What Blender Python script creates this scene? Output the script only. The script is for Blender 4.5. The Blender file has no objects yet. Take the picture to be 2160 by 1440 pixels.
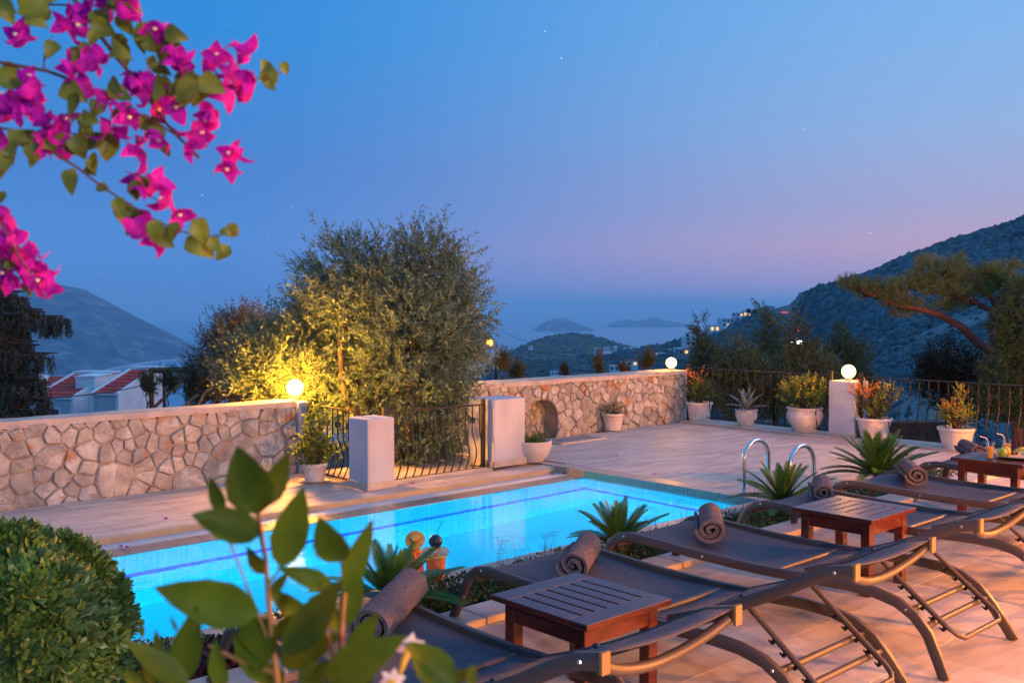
import bpy, math, random
import numpy as np
from mathutils import Vector, Matrix
C = bpy.context.scene.collection
sc = bpy.context.scene
R = math.radians
random.seed(7); rng = np.random.default_rng(7)

# ------------------------------------------------------------------ camera
# x runs along the pool, y across it towards the stone wall, z = 0 is the terrace floor
HC = 1.8; FPX = 2060.0; PITCH = math.atan(68/2060.0); HEAD = R(47.6)
cam = bpy.data.cameras.new('camera'); co = bpy.data.objects.new('camera', cam); C.objects.link(co)
co.location = (0, 0, HC); co.rotation_euler = (math.pi/2 - PITCH, 0, -(math.pi/2 - HEAD))
cam.sensor_width = 36; cam.lens = 36*FPX/2160; cam.clip_start = .05; cam.clip_end = 90000
cam.dof.use_dof = True; cam.dof.focus_distance = 9.0; cam.dof.aperture_fstop = 5.2
sc.camera = co
FW = np.array([math.cos(HEAD), math.sin(HEAD), 0]); RT = np.array([math.sin(HEAD), -math.cos(HEAD), 0]); UP = np.array([0, 0, 1.0])
def ray(px, py):                      # direction through a point of the photograph (2160 px wide)
    x = (px-1080)/FPX; y = -(py-720)/FPX; c, s = math.cos(PITCH), math.sin(PITCH)
    return RT*x + FW*(c + y*s) + UP*(-s + y*c)
def at(px, py, z=0.0):                # point on a level plane
    d = ray(px, py); return np.array([0, 0, HC]) + d*((z-HC)/d[2])
def P(px, py, D):                     # point at a distance in front of the camera
    d = ray(px, py); return np.array([0, 0, HC]) + d*(D/float(d@FW))

# ------------------------------------------------------------------ sky
W = bpy.data.worlds.new('World'); sc.world = W; W.use_nodes = True
nt = W.node_tree; nt.nodes.clear()
def N(nt, t, **k):
    n = nt.nodes.new(t)
    for a, b in k.items(): setattr(n, a, b)
    return n
def ramp(nt, stops, interp='LINEAR'):
    n = nt.nodes.new('ShaderNodeValToRGB'); r = n.color_ramp; r.interpolation = interp
    while len(r.elements) < len(stops): r.elements.new(.5)
    for e, (p, c) in zip(r.elements, stops): e.position = p; e.color = (*c, 1) if len(c) == 3 else c
    return n
def srgb(h):
    h = h.lstrip('#'); v = [int(h[i:i+2], 16)/255 for i in (0, 2, 4)]
    return tuple(x/12.92 if x <= .04045 else ((x+.055)/1.055)**2.4 for x in v)
SKYK = 1.12
tc = N(nt, 'ShaderNodeTexCoord'); sx = N(nt, 'ShaderNodeSeparateXYZ'); nt.links.new(tc.outputs['Generated'], sx.inputs[0])
# position 0..1 on the ramps = height of the direction, -0.1..0.9
mr = N(nt, 'ShaderNodeMapRange'); mr.inputs['From Min'].default_value = -.1; mr.inputs['From Max'].default_value = .9; nt.links.new(sx.outputs['Z'], mr.inputs['Value'])
rl = ramp(nt, [(0, srgb('#2a549c')), (.095, srgb('#4472b8')), (.115, srgb('#4b80c8')), (.16, srgb('#4f87d0')), (.24, srgb('#477fc9')), (.36, srgb('#2f86d2')), (.47, srgb('#2f86d6')), (.75, srgb('#4c9ae2')), (1, srgb('#5aa4e6'))])
rr = ramp(nt, [(0, srgb('#5a6cae')), (.095, srgb('#868ec2')), (.125, srgb('#b49cc2')), (.16, srgb('#c4a2bc')), (.20, srgb('#a8a6ca')), (.27, srgb('#92b0dc')), (.36, srgb('#80b0e4')), (.47, srgb('#74acea')), (.75, srgb('#5ca2e6')), (1, srgb('#5aa4e6'))])
dotn = N(nt, 'ShaderNodeVectorMath', operation='DOT_PRODUCT'); nt.links.new(tc.outputs['Generated'], dotn.inputs[0]); dotn.inputs[1].default_value = tuple(RT)
mr2 = N(nt, 'ShaderNodeMapRange', interpolation_type='SMOOTHSTEP'); mr2.inputs['From Min'].default_value = -.34; mr2.inputs['From Max'].default_value = .56; nt.links.new(dotn.outputs['Value'], mr2.inputs['Value'])
mx = N(nt, 'ShaderNodeMix', data_type='RGBA'); nt.links.new(mr.outputs[0], rl.inputs[0]); nt.links.new(mr.outputs[0], rr.inputs[0])
nt.links.new(mr2.outputs[0], mx.inputs[0]); nt.links.new(rl.outputs[0], mx.inputs[6]); nt.links.new(rr.outputs[0], mx.inputs[7])
# first stars
vo = N(nt, 'ShaderNodeTexVoronoi'); vo.inputs['Scale'].default_value = 52; nt.links.new(tc.outputs['Generated'], vo.inputs['Vector'])
lt = N(nt, 'ShaderNodeMath', operation='LESS_THAN'); nt.links.new(vo.outputs['Distance'], lt.inputs[0]); lt.inputs[1].default_value = .031
sc2 = N(nt, 'ShaderNodeSeparateColor'); nt.links.new(vo.outputs['Color'], sc2.inputs[0])
pw = N(nt, 'ShaderNodeMath', operation='POWER'); nt.links.new(sc2.outputs[0], pw.inputs[0]); pw.inputs[1].default_value = 1.3
mm = N(nt, 'ShaderNodeMath', operation='MULTIPLY'); nt.links.new(lt.outputs[0], mm.inputs[0]); nt.links.new(pw.outputs[0], mm.inputs[1])
ad = N(nt, 'ShaderNodeMix', data_type='RGBA', blend_type='ADD'); ad.inputs[0].default_value = 1; nt.links.new(mx.outputs[2], ad.inputs[6]); m5 = N(nt, 'ShaderNodeMath', operation='MULTIPLY'); nt.links.new(mm.outputs[0], m5.inputs[0]); m5.inputs[1].default_value = .8; nt.links.new(m5.outputs[0], ad.inputs[7])
bg = N(nt, 'ShaderNodeBackground'); bg.inputs[1].default_value = SKYK; nt.links.new(ad.outputs[2], bg.inputs[0])
wo = N(nt, 'ShaderNodeOutputWorld'); nt.links.new(bg.outputs[0], wo.inputs[0])
W.cycles.sampling_method = 'MANUAL'; W.cycles.sample_map_resolution = 256
# faint afterglow of the sun that has just set behind the right-hand hill
sl = bpy.data.lights.new('afterglow', 'SUN'); sl.energy = .7; sl.angle = R(40); sl.color = (1, .66, .62)
so = bpy.data.objects.new('afterglow', sl); C.objects.link(so)
so.rotation_euler = Vector(tuple(-(RT*.75 + FW*.2 + UP*.55))).to_track_quat('-Z', 'Y').to_euler()
vs = sc.view_settings; vs.view_transform = 'Standard'; vs.look = 'None'; vs.exposure = 0; vs.gamma = 1; vs.use_curve_mapping = False
sc.cycles.use_denoising = True; sc.cycles.max_bounces = 8; sc.cycles.transparent_max_bounces = 12; sc.cycles.volume_bounces = 2
sc.cycles.sample_clamp_indirect = 4; sc.cycles.caustics_reflective = False; sc.cycles.caustics_refractive = False

# ------------------------------------------------------------------ materials
MATS = {}
def M(name, base, rough=.6, metal=0., col2=None, scale=6., stretch=(1, 1, 1), lo=.35, hi=.65, bump=0., bscale=None, per=0., transl=0., spec=.4, emit=None, detail=4, coord='world'):
    if name in MATS: return MATS[name]
    m = bpy.data.materials.new(name); m.use_nodes = True; t = m.node_tree; b = t.nodes['Principled BSDF']
    b.inputs['Roughness'].default_value = rough; b.inputs['Metallic'].default_value = metal; b.inputs['Specular IOR Level'].default_value = spec
    b.inputs['Base Color'].default_value = (*base, 1)
    out = None
    if coord == 'world': geo = N(t, 'ShaderNodeNewGeometry'); vec = geo.outputs['Position']
    else: geo = N(t, 'ShaderNodeTexCoord'); vec = geo.outputs['Object']
    mp = N(t, 'ShaderNodeMapping'); mp.inputs['Scale'].default_value = stretch; t.links.new(vec, mp.inputs['Vector'])
    if col2 or bump:
        nz = N(t, 'ShaderNodeTexNoise'); nz.inputs['Scale'].default_value = scale; nz.inputs['Detail'].default_value = detail; t.links.new(mp.outputs[0], nz.inputs['Vector'])
    cur = None
    if col2:
        rp = ramp(t, [(lo, base), (hi, col2)]); t.links.new(nz.outputs['Fac'], rp.inputs[0]); cur = rp.outputs[0]
    if per:
        oi = N(t, 'ShaderNodeObjectInfo'); gi = N(t, 'ShaderNodeNewGeometry')
        a = N(t, 'ShaderNodeMath', operation='ADD'); t.links.new(oi.outputs['Random'], a.inputs[0]); t.links.new(gi.outputs['Random Per Island'], a.inputs[1])
        fr = N(t, 'ShaderNodeMath', operation='FRACT'); t.links.new(a.outputs[0], fr.inputs[0])
        r2 = N(t, 'ShaderNodeMapRange'); t.links.new(fr.outputs[0], r2.inputs['Value']); r2.inputs['To Min'].default_value = 1-per; r2.inputs['To Max'].default_value = 1+per
        hs = N(t, 'ShaderNodeHueSaturation'); t.links.new(r2.outputs[0], hs.inputs['Value'])
        if cur: t.links.new(cur, hs.inputs['Color'])
        else: hs.inputs['Color'].default_value = (*base, 1)
        cur = hs.outputs[0]
    if cur: t.links.new(cur, b.inputs['Base Color'])
    if bump:
        n2 = N(t, 'ShaderNodeTexNoise'); n2.inputs['Scale'].default_value = bscale or scale*4; n2.inputs['Detail'].default_value = 5; t.links.new(mp.outputs[0], n2.inputs['Vector'])
        bp = N(t, 'ShaderNodeBump'); bp.inputs['Strength'].default_value = min(1, bump); bp.inputs['Distance'].default_value = .01*max(1, bump); t.links.new(n2.outputs['Fac'], bp.inputs['Height']); t.links.new(bp.outputs[0], b.inputs['Normal'])
    if transl:
        tr = N(t, 'ShaderNodeBsdfTranslucent'); ms = N(t, 'ShaderNodeMixShader'); ms.inputs[0].default_value = transl
        if cur: t.links.new(cur, tr.inputs[0])
        else: tr.inputs[0].default_value = (*base, 1)
        t.links.new(b.outputs[0], ms.inputs[1]); t.links.new(tr.outputs[0], ms.inputs[2]); t.links.new(ms.outputs[0], t.nodes['Material Output'].inputs[0])
    if emit: b.inputs['Emission Color'].default_value = (*emit[0], 1); b.inputs['Emission Strength'].default_value = emit[1]
    m['_out'] = 1; MATS[name] = m
    return m

# ------------------------------------------------------------------ helpers
def tag(o, label=None, cat=None, group=None, kind=None):
    if label: o['label'] = label
    if cat: o['category'] = cat
    if group: o['group'] = group
    if kind: o['kind'] = kind
    return o
def empty(name, loc=(0, 0, 0), rz=0, label=None, cat=None, group=None):
    o = bpy.data.objects.new(name, None); C.objects.link(o); o.location = tuple(loc); o.rotation_euler = (0, 0, rz); o.empty_display_size = .1
    return tag(o, label, cat, group)
def smooth(me, ang=None):
    for p in me.polygons: p.use_smooth = True
    if ang is not None:
        try: me.set_sharp_from_angle(angle=R(ang))
        except Exception: pass
class MB:
    def __init__(s): s.v = []; s.f = []
    def add(s, vs, fs):
        n = len(s.v); s.v += [tuple(map(float, p)) for p in vs]; s.f += [tuple(i+n for i in f) for f in fs]; return s
    def box(s, x0, x1, y0, y1, z0, z1, b=0.0):
        if b <= 0:
            vs = [(x, y, z) for z in (z0, z1) for (x, y) in ((x0, y0), (x1, y0), (x1, y1), (x0, y1))]
            return s.add(vs, [(3, 2, 1, 0), (4, 5, 6, 7), (0, 1, 5, 4), (1, 2, 6, 5), (2, 3, 7, 6), (3, 0, 4, 7)])
        rings = []
        for z, i in ((z0, b), (z0+b, 0), (z1-b, 0), (z1, b)):
            c = b if i == 0 else b*1.0
            rings.append([(x0+i+ (b if i == 0 else b*.5), y0+i, z), (x1-i-(b if i == 0 else b*.5), y0+i, z), (x1-i, y0+i+b, z), (x1-i, y1-i-b, z), (x1-i-b, y1-i, z), (x0+i+b, y1-i, z), (x0+i, y1-i-b, z), (x0+i, y0+i+b, z)])
        vs = [p for r in rings for p in r]; fs = [tuple(range(7, -1, -1)), tuple(range(24, 32))]
        for k in range(3):
            for j in range(8): a = k*8+j; c2 = k*8+(j+1) % 8; fs.append((a, c2, c2+8, a+8))
        return s.add(vs, fs)
    def obox(s, c, ax, ay, az):           # box from a centre and three half-axes
        c, ax, ay, az = map(np.array, (c, ax, ay, az))
        vs = [c+i*ax+j*ay+k*az for k in (-1, 1) for (i, j) in ((-1, -1), (1, -1), (1, 1), (-1, 1))]
        return s.add(vs, [(3, 2, 1, 0), (4, 5, 6, 7), (0, 1, 5, 4), (1, 2, 6, 5), (2, 3, 7, 6), (3, 0, 4, 7)])
    def tube(s, pts, r, n=8, caps=True):
        pts = [np.array(p, float) for p in pts]; k = len(pts)
        rr = r if hasattr(r, '__len__') else [r]*k
        d0 = pts[1]-pts[0]; a = np.cross(d0, (0, 0, 1.)); 
        if np.linalg.norm(a) < 1e-6*max(1, np.linalg.norm(d0)): a = np.array([1., 0, 0])
        a /= np.linalg.norm(a); vs = []
        for i, p in enumerate(pts):
            d = pts[min(i+1, k-1)]-pts[max(i-1, 0)]; d = d/(np.linalg.norm(d)+1e-12)
            a = a-d*(a@d); a /= (np.linalg.norm(a)+1e-12); b = np.cross(d, a)
            for j in range(n): t = 2*math.pi*j/n; vs.append(p+rr[i]*(a*math.cos(t)+b*math.sin(t)))
        fs = [(i*n+j, i*n+(j+1) % n, (i+1)*n+(j+1) % n, (i+1)*n+j) for i in range(k-1) for j in range(n)]
        if caps: fs += [tuple(range(n-1, -1, -1)), tuple(range((k-1)*n, k*n))]
        return s.add(vs, fs)
    def lathe(s, prof, n=24, c=(0, 0, 0)):
        vs = []; 
        for (r, z) in prof:
            for j in range(n): t = 2*math.pi*j/n; vs.append((c[0]+r*math.cos(t), c[1]+r*math.sin(t), c[2]+z))
        fs = [(i*n+j, i*n+(j+1) % n, (i+1)*n+(j+1) % n, (i+1)*n+j) for i in range(len(prof)-1) for j in range(n)]
        return s.add(vs, fs)
    def sweep(s, path, prof):              # path of (x,y,z), rectangular section prof=(half width x, half height in path plane)
        path = [np.array(p, float) for p in path]; k = len(path); hx, hz = prof; vs = []
        for i, p in enumerate(path):
            d = path[min(i+1, k-1)]-path[max(i-1, 0)]; d /= np.linalg.norm(d); X = np.array([1., 0, 0]); n_ = np.cross(d, X); n_ /= np.linalg.norm(n_)
            c = .3
            for (a, b) in ((-1, -1+c), (-1+c, -1), (1-c, -1), (1, -1+c), (1, 1-c), (1-c, 1), (-1+c, 1), (-1, 1-c)): vs.append(p+X*hx*a+n_*hz*b)
        n = 8
        fs = [(i*n+j, i*n+(j+1) % n, (i+1)*n+(j+1) % n, (i+1)*n+j) for i in range(k-1) for j in range(n)] + [tuple(range(n-1, -1, -1)), tuple(range((k-1)*n, k*n))]
        return s.add(vs, fs)
    def mesh(s, name, m=None, sm=None):
        me = bpy.data.meshes.new(name); me.from_pydata(s.v, [], s.f); me.update()
        if m: me.materials.append(m)
        if sm is not None: smooth(me, sm)
        return me
    def build(s, name, m, parent=None, sm=None, loc=None):
        o = bpy.data.objects.new(name, s.mesh(name, m, sm)); C.objects.link(o)
        if parent: o.parent = parent
        if loc is not None: o.location = tuple(loc)
        return o
def inst(name, me, parent=None, loc=(0, 0, 0), rot=None, scale=None, mat4=None):
    o = bpy.data.objects.new(name, me); C.objects.link(o)
    if parent: o.parent = parent
    if mat4 is not None: o.matrix_local = mat4
    else:
        o.location = tuple(loc)
        if rot: o.rotation_euler = rot
        if scale: o.scale = (scale,)*3 if not hasattr(scale, '__len__') else scale
    return o
def copy_tree(o, parent=None, kids=None):
    c = o.copy(); C.objects.link(c); c.parent = parent
    for ch in KIDS(o): copy_tree(ch, c)
    return c
def KIDS(o): return [x for x in o.children]
def fastmesh(name, V, F, m):               # V (n,3), F (m,k) arrays
    V = np.asarray(V, np.float32); F = np.asarray(F, np.int32); me = bpy.data.meshes.new(name)
    me.vertices.add(len(V)); me.vertices.foreach_set('co', V.ravel()); k = F.shape[1]
    me.loops.add(F.size); me.loops.foreach_set('vertex_index', F.ravel())
    me.polygons.add(len(F)); me.polygons.foreach_set('loop_start', np.arange(0, F.size, k, dtype=np.int32)); me.polygons.foreach_set('loop_total', np.full(len(F), k, np.int32))
    me.update(calc_edges=True)
    if isinstance(m, (list, tuple)):
        for x in m: me.materials.append(x)
    elif m: me.materials.append(m)
    return me
def unit(a): return a/(np.linalg.norm(a, axis=-1, keepdims=True)+1e-9)
def leaves(base, dirs, L, Wd, fold=.15, r=rng):     # six-vertex leaves as two quads each
    n = len(base); L = np.broadcast_to(L, (n,))[:, None]; Wd = np.broadcast_to(Wd, (n,))[:, None]
    d = unit(dirs); s = unit(np.cross(d, r.normal(size=(n, 3))+np.array([0, 0, 1.2]))); nn = np.cross(s, d)
    mid = base+d*L*.5-nn*Wd*fold; tip = base+d*L-nn*L*.08
    a = base+d*L*.38+s*Wd*.5+nn*Wd*fold; b = base+d*L*.38-s*Wd*.5+nn*Wd*fold
    V = np.stack([base, a, tip, b, mid], 1).reshape(-1, 3); i = np.arange(n)[:, None]*5
    F = np.concatenate([i+np.array([[0, 1, 2, 4]]), i+np.array([[0, 4, 2, 3]])], 0)
    return V, F
def joinVF(lst):
    V = []; F = []; o = 0
    for v, f in lst: V.append(v); F.append(f+o); o += len(v)
    return np.concatenate(V), np.concatenate(F)
def put(name, V, F, m, parent=None): 
    o = bpy.data.objects.new(name, fastmesh(name, V, F, m)); C.objects.link(o)
    if parent: o.parent = parent
    return o
def sprigs(start, dirs, length, nl, L, Wd, spread=.7, droop=0., r=rng):   # leafy twigs
    n = len(start); t = (np.arange(nl)+.7)/nl; d = unit(dirs)
    pos = start[:, None]+d[:, None]*(t[None, :, None]*length)+np.array([0, 0, -1.])*droop*length*(t**2)[None, :, None]
    side = r.normal(size=(n, nl, 3)); ld = d[:, None]*(1-spread*.4)+unit(side)*spread
    sz = r.uniform(.65, 1.15, (n, nl))*(1-.35*t)[None]
    return leaves(pos.reshape(-1, 3), ld.reshape(-1, 3), (L*sz).ravel(), (Wd*sz).ravel(), r=r)
def inell(n, ells, r=rng, shell=.45):               # points and outward directions in a set of ellipsoids (centre, radii)
    ws = np.array([e[1][0]*e[1][1]*e[1][2] for e in ells])**.75; ws /= ws.sum(); k = r.choice(len(ells), n, p=ws)
    u = unit(r.normal(size=(n, 3))); rad = r.uniform(shell**3, 1, n)**(1/3)
    c = np.array([e[0] for e in ells])[k]; q = np.array([e[1] for e in ells])[k]
    return c+u*rad[:, None]*q, u

# ------------------------------------------------------------------ shared materials
SAND = srgb('#d8c6b4')
m_tile = M('travertine', (.52, .43, .38), .62, col2=(.36, .29, .26), scale=1.9, stretch=(1.1, 4.2, 1), lo=.40, hi=.70, detail=7, bump=.15, bscale=9, per=.09, spec=.25)
m_joint = M('tile joint', (.40, .33, .29), .8)
m_coping = M('wet coping', (.24, .18, .15), .35, col2=(.30, .23, .19), scale=2.5, stretch=(1, 5, 1), per=.12)
m_coping2 = M('coping travertine', (.42, .34, .29), .4, col2=(.3, .24, .2), scale=3, stretch=(.8, 8, 1), per=.1)
m_edge = M('ochre stone edge', (.5, .36, .2), .6, col2=(.42, .3, .18), scale=5)
m_stone = None
m_mortar = M('wall mortar', (.40, .365, .33), .9, col2=(.27, .24, .215), scale=7, bump=.8, bscale=30)
m_cap = M('concrete cap', (.5, .44, .38), .8, col2=(.38, .33, .29), scale=4, bump=.4, bscale=40)
m_plaster = M('white plaster', (.47, .50, .57), .8, col2=(.30, .31, .35), scale=2.4, bump=.5, bscale=30, lo=.45, hi=.85, stretch=(1, 1, .45), detail=7)
m_iron = M('black wrought iron', (.02, .018, .017), .45, metal=.4)
m_pot = M('white clay pot', (.66, .6, .55), .55, col2=(.56, .49, .43), scale=8, bump=.15)
m_soil = M('potting soil', (.05, .032, .02), .95, bump=.8, bscale=60)
m_frame = M('brown aluminium', (.07, .05, .045), .48, metal=.15, spec=.5)
m_sling = M('sling mesh', (.072, .064, .084), .6, bump=.35, bscale=600, spec=.2)
m_teak = M('red brown hardwood', (.095, .018, .01), .25, col2=(.055, .011, .007), scale=9, stretch=(1, 8, 8), spec=.5, coord='object')
m_towel = M('grey towel', (.19, .155, .175), .95, col2=(.12, .095, .11), scale=55, stretch=(1, 1, 1), bump=2.2, bscale=140, spec=.1, coord='object')
m_towel2 = M('towel hem', (.17, .14, .15), .95, spec=.1)
m_steel = M('polished steel', (.7, .7, .72), .12, metal=1)
m_screw = M('screw head', (.6, .6, .58), .3, metal=1)
m_bark = M('grey bark', (.10, .075, .055), .9, col2=(.05, .04, .03), scale=14, bump=1, bscale=40)
m_redbark = M('red pine bark', (.18, .075, .055), .85, col2=(.10, .05, .04), scale=6, bump=1, bscale=25)
def leafmat(n, c, c2=None, tr=.25, rough=.5, per=.35, scale=3.): return M(n, c, rough, col2=c2 or tuple(x*.6 for x in c), scale=scale, per=per, transl=tr, spec=.35)
m_olive = leafmat('olive leaf', (.19, .27, .16), (.12, .19, .13), .3, scale=1.2)
m_olive2 = leafmat('brown olive leaf', (.20, .14, .07), (.11, .10, .07), .2, scale=1.5)
m_box = leafmat('pittosporum leaf', (.08, .17, .03), (.05, .11, .035), .15, .35, per=.4)
m_cycad = leafmat('cycad leaflet', (.09, .17, .02), (.05, .11, .02), .2, .4)
m_gcover = leafmat('ground cover leaf', (.055, .10, .025), (.03, .06, .02), .2)
m_pine = leafmat('pine needle', (.13, .15, .06), (.07, .10, .05), .15, scale=.8)
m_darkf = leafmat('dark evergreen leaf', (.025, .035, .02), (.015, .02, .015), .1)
m_green = leafmat('green leaf', (.15, .22, .04), (.10, .16, .03), .3)
m_yellow = leafmat('yellow green leaf', (.40, .38, .05), (.22, .26, .04), .35)
m_orange = leafmat('orange young leaf', (.55, .18, .05), (.40, .22, .05), .35)
m_redfl = M('red petal', (.4, .01, .012), .6, transl=.3)
m_agave = M('agave leaf', (.20, .25, .20), .5, col2=(.27, .31, .24), scale=9)
m_suc = leafmat('succulent leaf', (.26, .25, .09), (.16, .19, .08), .15)

# ================================================================== STRUCTURE
ZW = -.085                                   # water level
PX0, PX1, PY0, PY1 = 1.0, 7.93, 5.2, 7.47    # pool
floor = MB().box(-8, 12.5, -4, 4.18, -.2, -.014).box(7.99, 12.5, 4.18, 9.62, -.2, -.014).box(-8, 7.99, 7.96, 9.62, -.3, -.044).build('terrace_floor', m_joint)
tag(floor, kind='structure')
tiles = []
def tile_run(x0, x1, y0, y1, z, tu=.50, tv=.615):
    j = 0; y = y0
    while y < y1-.02:
        yb = min(y+tv, y1); x = x0-(j % 2)*tu*.5
        while x < x1-.02:
            xa, xb = max(x, x0), min(x+tu, x1)
            if xb-xa > .04: tiles.append((xa+.001, xb-.001, y+.001, yb-.001, z))
            x += tu
        y += tv; j += 1
tile_run(-1.5, 12.35, -.8, 4.18, 0); tile_run(8.14, 12.35, 4.18, 9.62, 0); tile_run(-1, 7.99, 7.96, 9.62, -.03)
def vis(t):
    c = np.array([(t[0]+t[1])/2, (t[2]+t[3])/2, t[4]])-np.array([0, 0, HC]); d = c@FW
    if d < .8: return -1
    px = 1080+FPX*(c@RT)/d; py = 652-FPX*c[2]/d
    return -1 if px < -250 or px > 2400 or py > 1650 else 1/d
def tile_mb(t, mb):
    w = .0012; x0, x1, y0, y1, z = t; vs = [(x0, y0, z-.012), (x1, y0, z-.012), (x1, y1, z-.012), (x0, y1, z-.012), (x0, y0, z-w), (x1, y0, z-w), (x1, y1, z-w), (x0, y1, z-w), (x0+w, y0+w, z), (x1-w, y0+w, z), (x1-w, y1-w, z), (x0+w, y1-w, z)]
    f = [(8, 9, 10, 11)]+[(a, (a+1) % 4, (a+1) % 4+4, a+4) for a in range(4)]+[(a+4, (a+1) % 4+4, (a+1) % 4+8, a+8) for a in range(4)]
    return mb.add(vs, f)
tiles.sort(key=lambda t: -vis(t)); rest = MB()
for i, t in enumerate(tiles):
    dz = random.uniform(-.0012, .0006); t = (*t[:4], t[4]+dz)
    if i < 290 and vis(t) > 0: tile_mb(t, MB()).build('tile', m_tile, floor)
    else: tile_mb(t, rest)
tag(rest.build('tile_field', m_tile, floor), kind='stuff')
# raised far terrace edge at the pool end, coping, overflow grating
cop = MB().box(-1, 7.99, 7.476, 7.488, -.3, -.087).build('pool_coping', m_joint); tag(cop, kind='structure')
x = 1.0
while x < 7.9:
    xb = min(x+.62, 7.98); MB().box(x+.002, xb-.002, 7.49, 7.715, -.3, -.078, .004).build('coping_slab', m_coping, cop); x += .62
x = .4
while x < 7.95:
    xb = min(x+.62, 7.98); MB().box(x+.002, xb-.002, 4.93, 5.2, -.3, .0, .006).build('coping_slab', m_coping2, cop); x += .62
y = 4.22
while y < 7.9:
    MB().box(7.93, 8.137, y+.002, min(y+.6, 7.95)-.002, -.16, .0, .006).build('coping_slab', m_coping2, cop); y += .6
MB().box(1, 7.98, 7.925, 7.96, -.3, -.034, .006).build('step_edge', m_edge, cop)
gr = empty('overflow_grating', (1.0, 7.72, -.08), label='white slatted overflow grating along the far side of the pool', cat='drain')
m_gr = M('white grating', (.6, .62, .66), .4)
g = MB(); k = 0.0
while k < 6.95: g.box(k, k+.014, .006, .196, -.012, 0); k += .026
tag(g.build('grating_bar', m_gr, gr), kind='stuff')
MB().box(0, 6.97, 0, .206, -.08, -.045).build('channel', M('drain channel', (.05, .055, .06), .6), gr)
# pool basin
def mosaic():
    m = bpy.data.materials.new('pool mosaic'); m.use_nodes = True; t = m.node_tree; b = t.nodes['Principled BSDF']; b.inputs['Roughness'].default_value = .35
    g = N(t, 'ShaderNodeNewGeometry'); s = N(t, 'ShaderNodeSeparateXYZ'); t.links.new(g.outputs['Position'], s.inputs[0])
    nrm = N(t, 'ShaderNodeSeparateXYZ'); t.links.new(g.outputs['True Normal'], nrm.inputs[0])
    def line(sock, size, w):
        d = N(t, 'ShaderNodeMath', operation='DIVIDE'); t.links.new(sock, d.inputs[0]); d.inputs[1].default_value = size
        f = N(t, 'ShaderNodeMath', operation='FRACT'); t.links.new(d.outputs[0], f.inputs[0])
        l = N(t, 'ShaderNodeMath', operation='LESS_THAN'); t.links.new(f.outputs[0], l.inputs[0]); l.inputs[1].default_value = w; return l.outputs[0]
    def mxm(a, b_, op='MAXIMUM'):
        n = N(t, 'ShaderNodeMath', operation=op); t.links.new(a, n.inputs[0]); t.links.new(b_, n.inputs[1]); return n.outputs[0]
    axy = N(t, 'ShaderNodeMath', operation='ADD'); t.links.new(s.outputs[0], axy.inputs[0]); t.links.new(s.outputs[1], axy.inputs[1])
    gx = line(axy.outputs[0], .05, .09); gz = line(s.outputs[2], .05, .09)
    sh = line(axy.outputs[0], .33, .03)
    gg = mxm(gx, gz)
    def band(z0, z1):
        a = N(t, 'ShaderNodeMath', operation='GREATER_THAN'); t.links.new(s.outputs[2], a.inputs[0]); a.inputs[1].default_value = z0
        c = N(t, 'ShaderNodeMath', operation='LESS_THAN'); t.links.new(s.outputs[2], c.inputs[0]); c.inputs[1].default_value = z1
        return mxm(a.outputs[0], c.outputs[0], 'MULTIPLY')
    def mixc(f, a, c):
        n = N(t, 'ShaderNodeMix', data_type='RGBA'); t.links.new(f, n.inputs[0])
        if isinstance(a, tuple): n.inputs[6].default_value = (*a, 1)
        else: t.links.new(a, n.inputs[6])
        n.inputs[7].default_value = (*c, 1); return n.outputs[2]
    wh = N(t, 'ShaderNodeTexWhiteNoise'); sn = N(t, 'ShaderNodeVectorMath', operation='SNAP'); t.links.new(g.outputs['Position'], sn.inputs[0]); sn.inputs[1].default_value = (.05, .05, .05); t.links.new(sn.outputs[0], wh.inputs['Vector'])
    rp = ramp(t, [(0, (.10, .66, .80)), (1, (.16, .78, .88))]); t.links.new(wh.outputs['Value'], rp.inputs[0])
    c = mixc(gg, rp.outputs[0], (.42, .85, .95)); c = mixc(sh, c, (.8, .95, 1))
    bd = mixc(band(-.72, -.62), c, (.005, .06, .42))
    t.links.new(bd, b.inputs['Base Color'])
    return m
m_mos = mosaic()
m_band = M('teal rim mosaic', (.10, .48, .60), .3, col2=(.06, .34, .46), scale=40)
ZB = -1.45
basin = MB()
def quad(a, b, c, d): basin.add([a, b, c, d], [(0, 1, 2, 3)])
quad((PX0, PY0, ZB), (PX1, PY0, ZB), (PX1, PY1, ZB), (PX0, PY1, ZB))
quad((PX0, PY1, ZB), (PX1, PY1, ZB), (PX1, PY1, -.079), (PX0, PY1, -.079))
quad((PX1, PY1, ZB), (PX1, PY0, ZB), (PX1, PY0, -.16), (PX1, PY1, -.16))
quad((PX1, PY0, ZB), (PX0, PY0, ZB), (PX0, PY0, -.02), (PX1, PY0, -.02))
quad((PX0, PY0, ZB), (PX0, PY1, ZB), (PX0, PY1, -.02), (PX0, PY0, -.02))
tag(basin.build('swimming_pool', m_mos), kind='structure')
rim = MB()
for i in range(8):
    for q in range(46):
        rim.box(PX1-.006, PX1, PY0+q*.05, PY0+q*.05+.046, -.15+i*.0185, -.15+i*.0185+.0165)
rim = rim.build('rim_mosaic', m_band, cop); tag(rim, kind='stuff')
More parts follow.
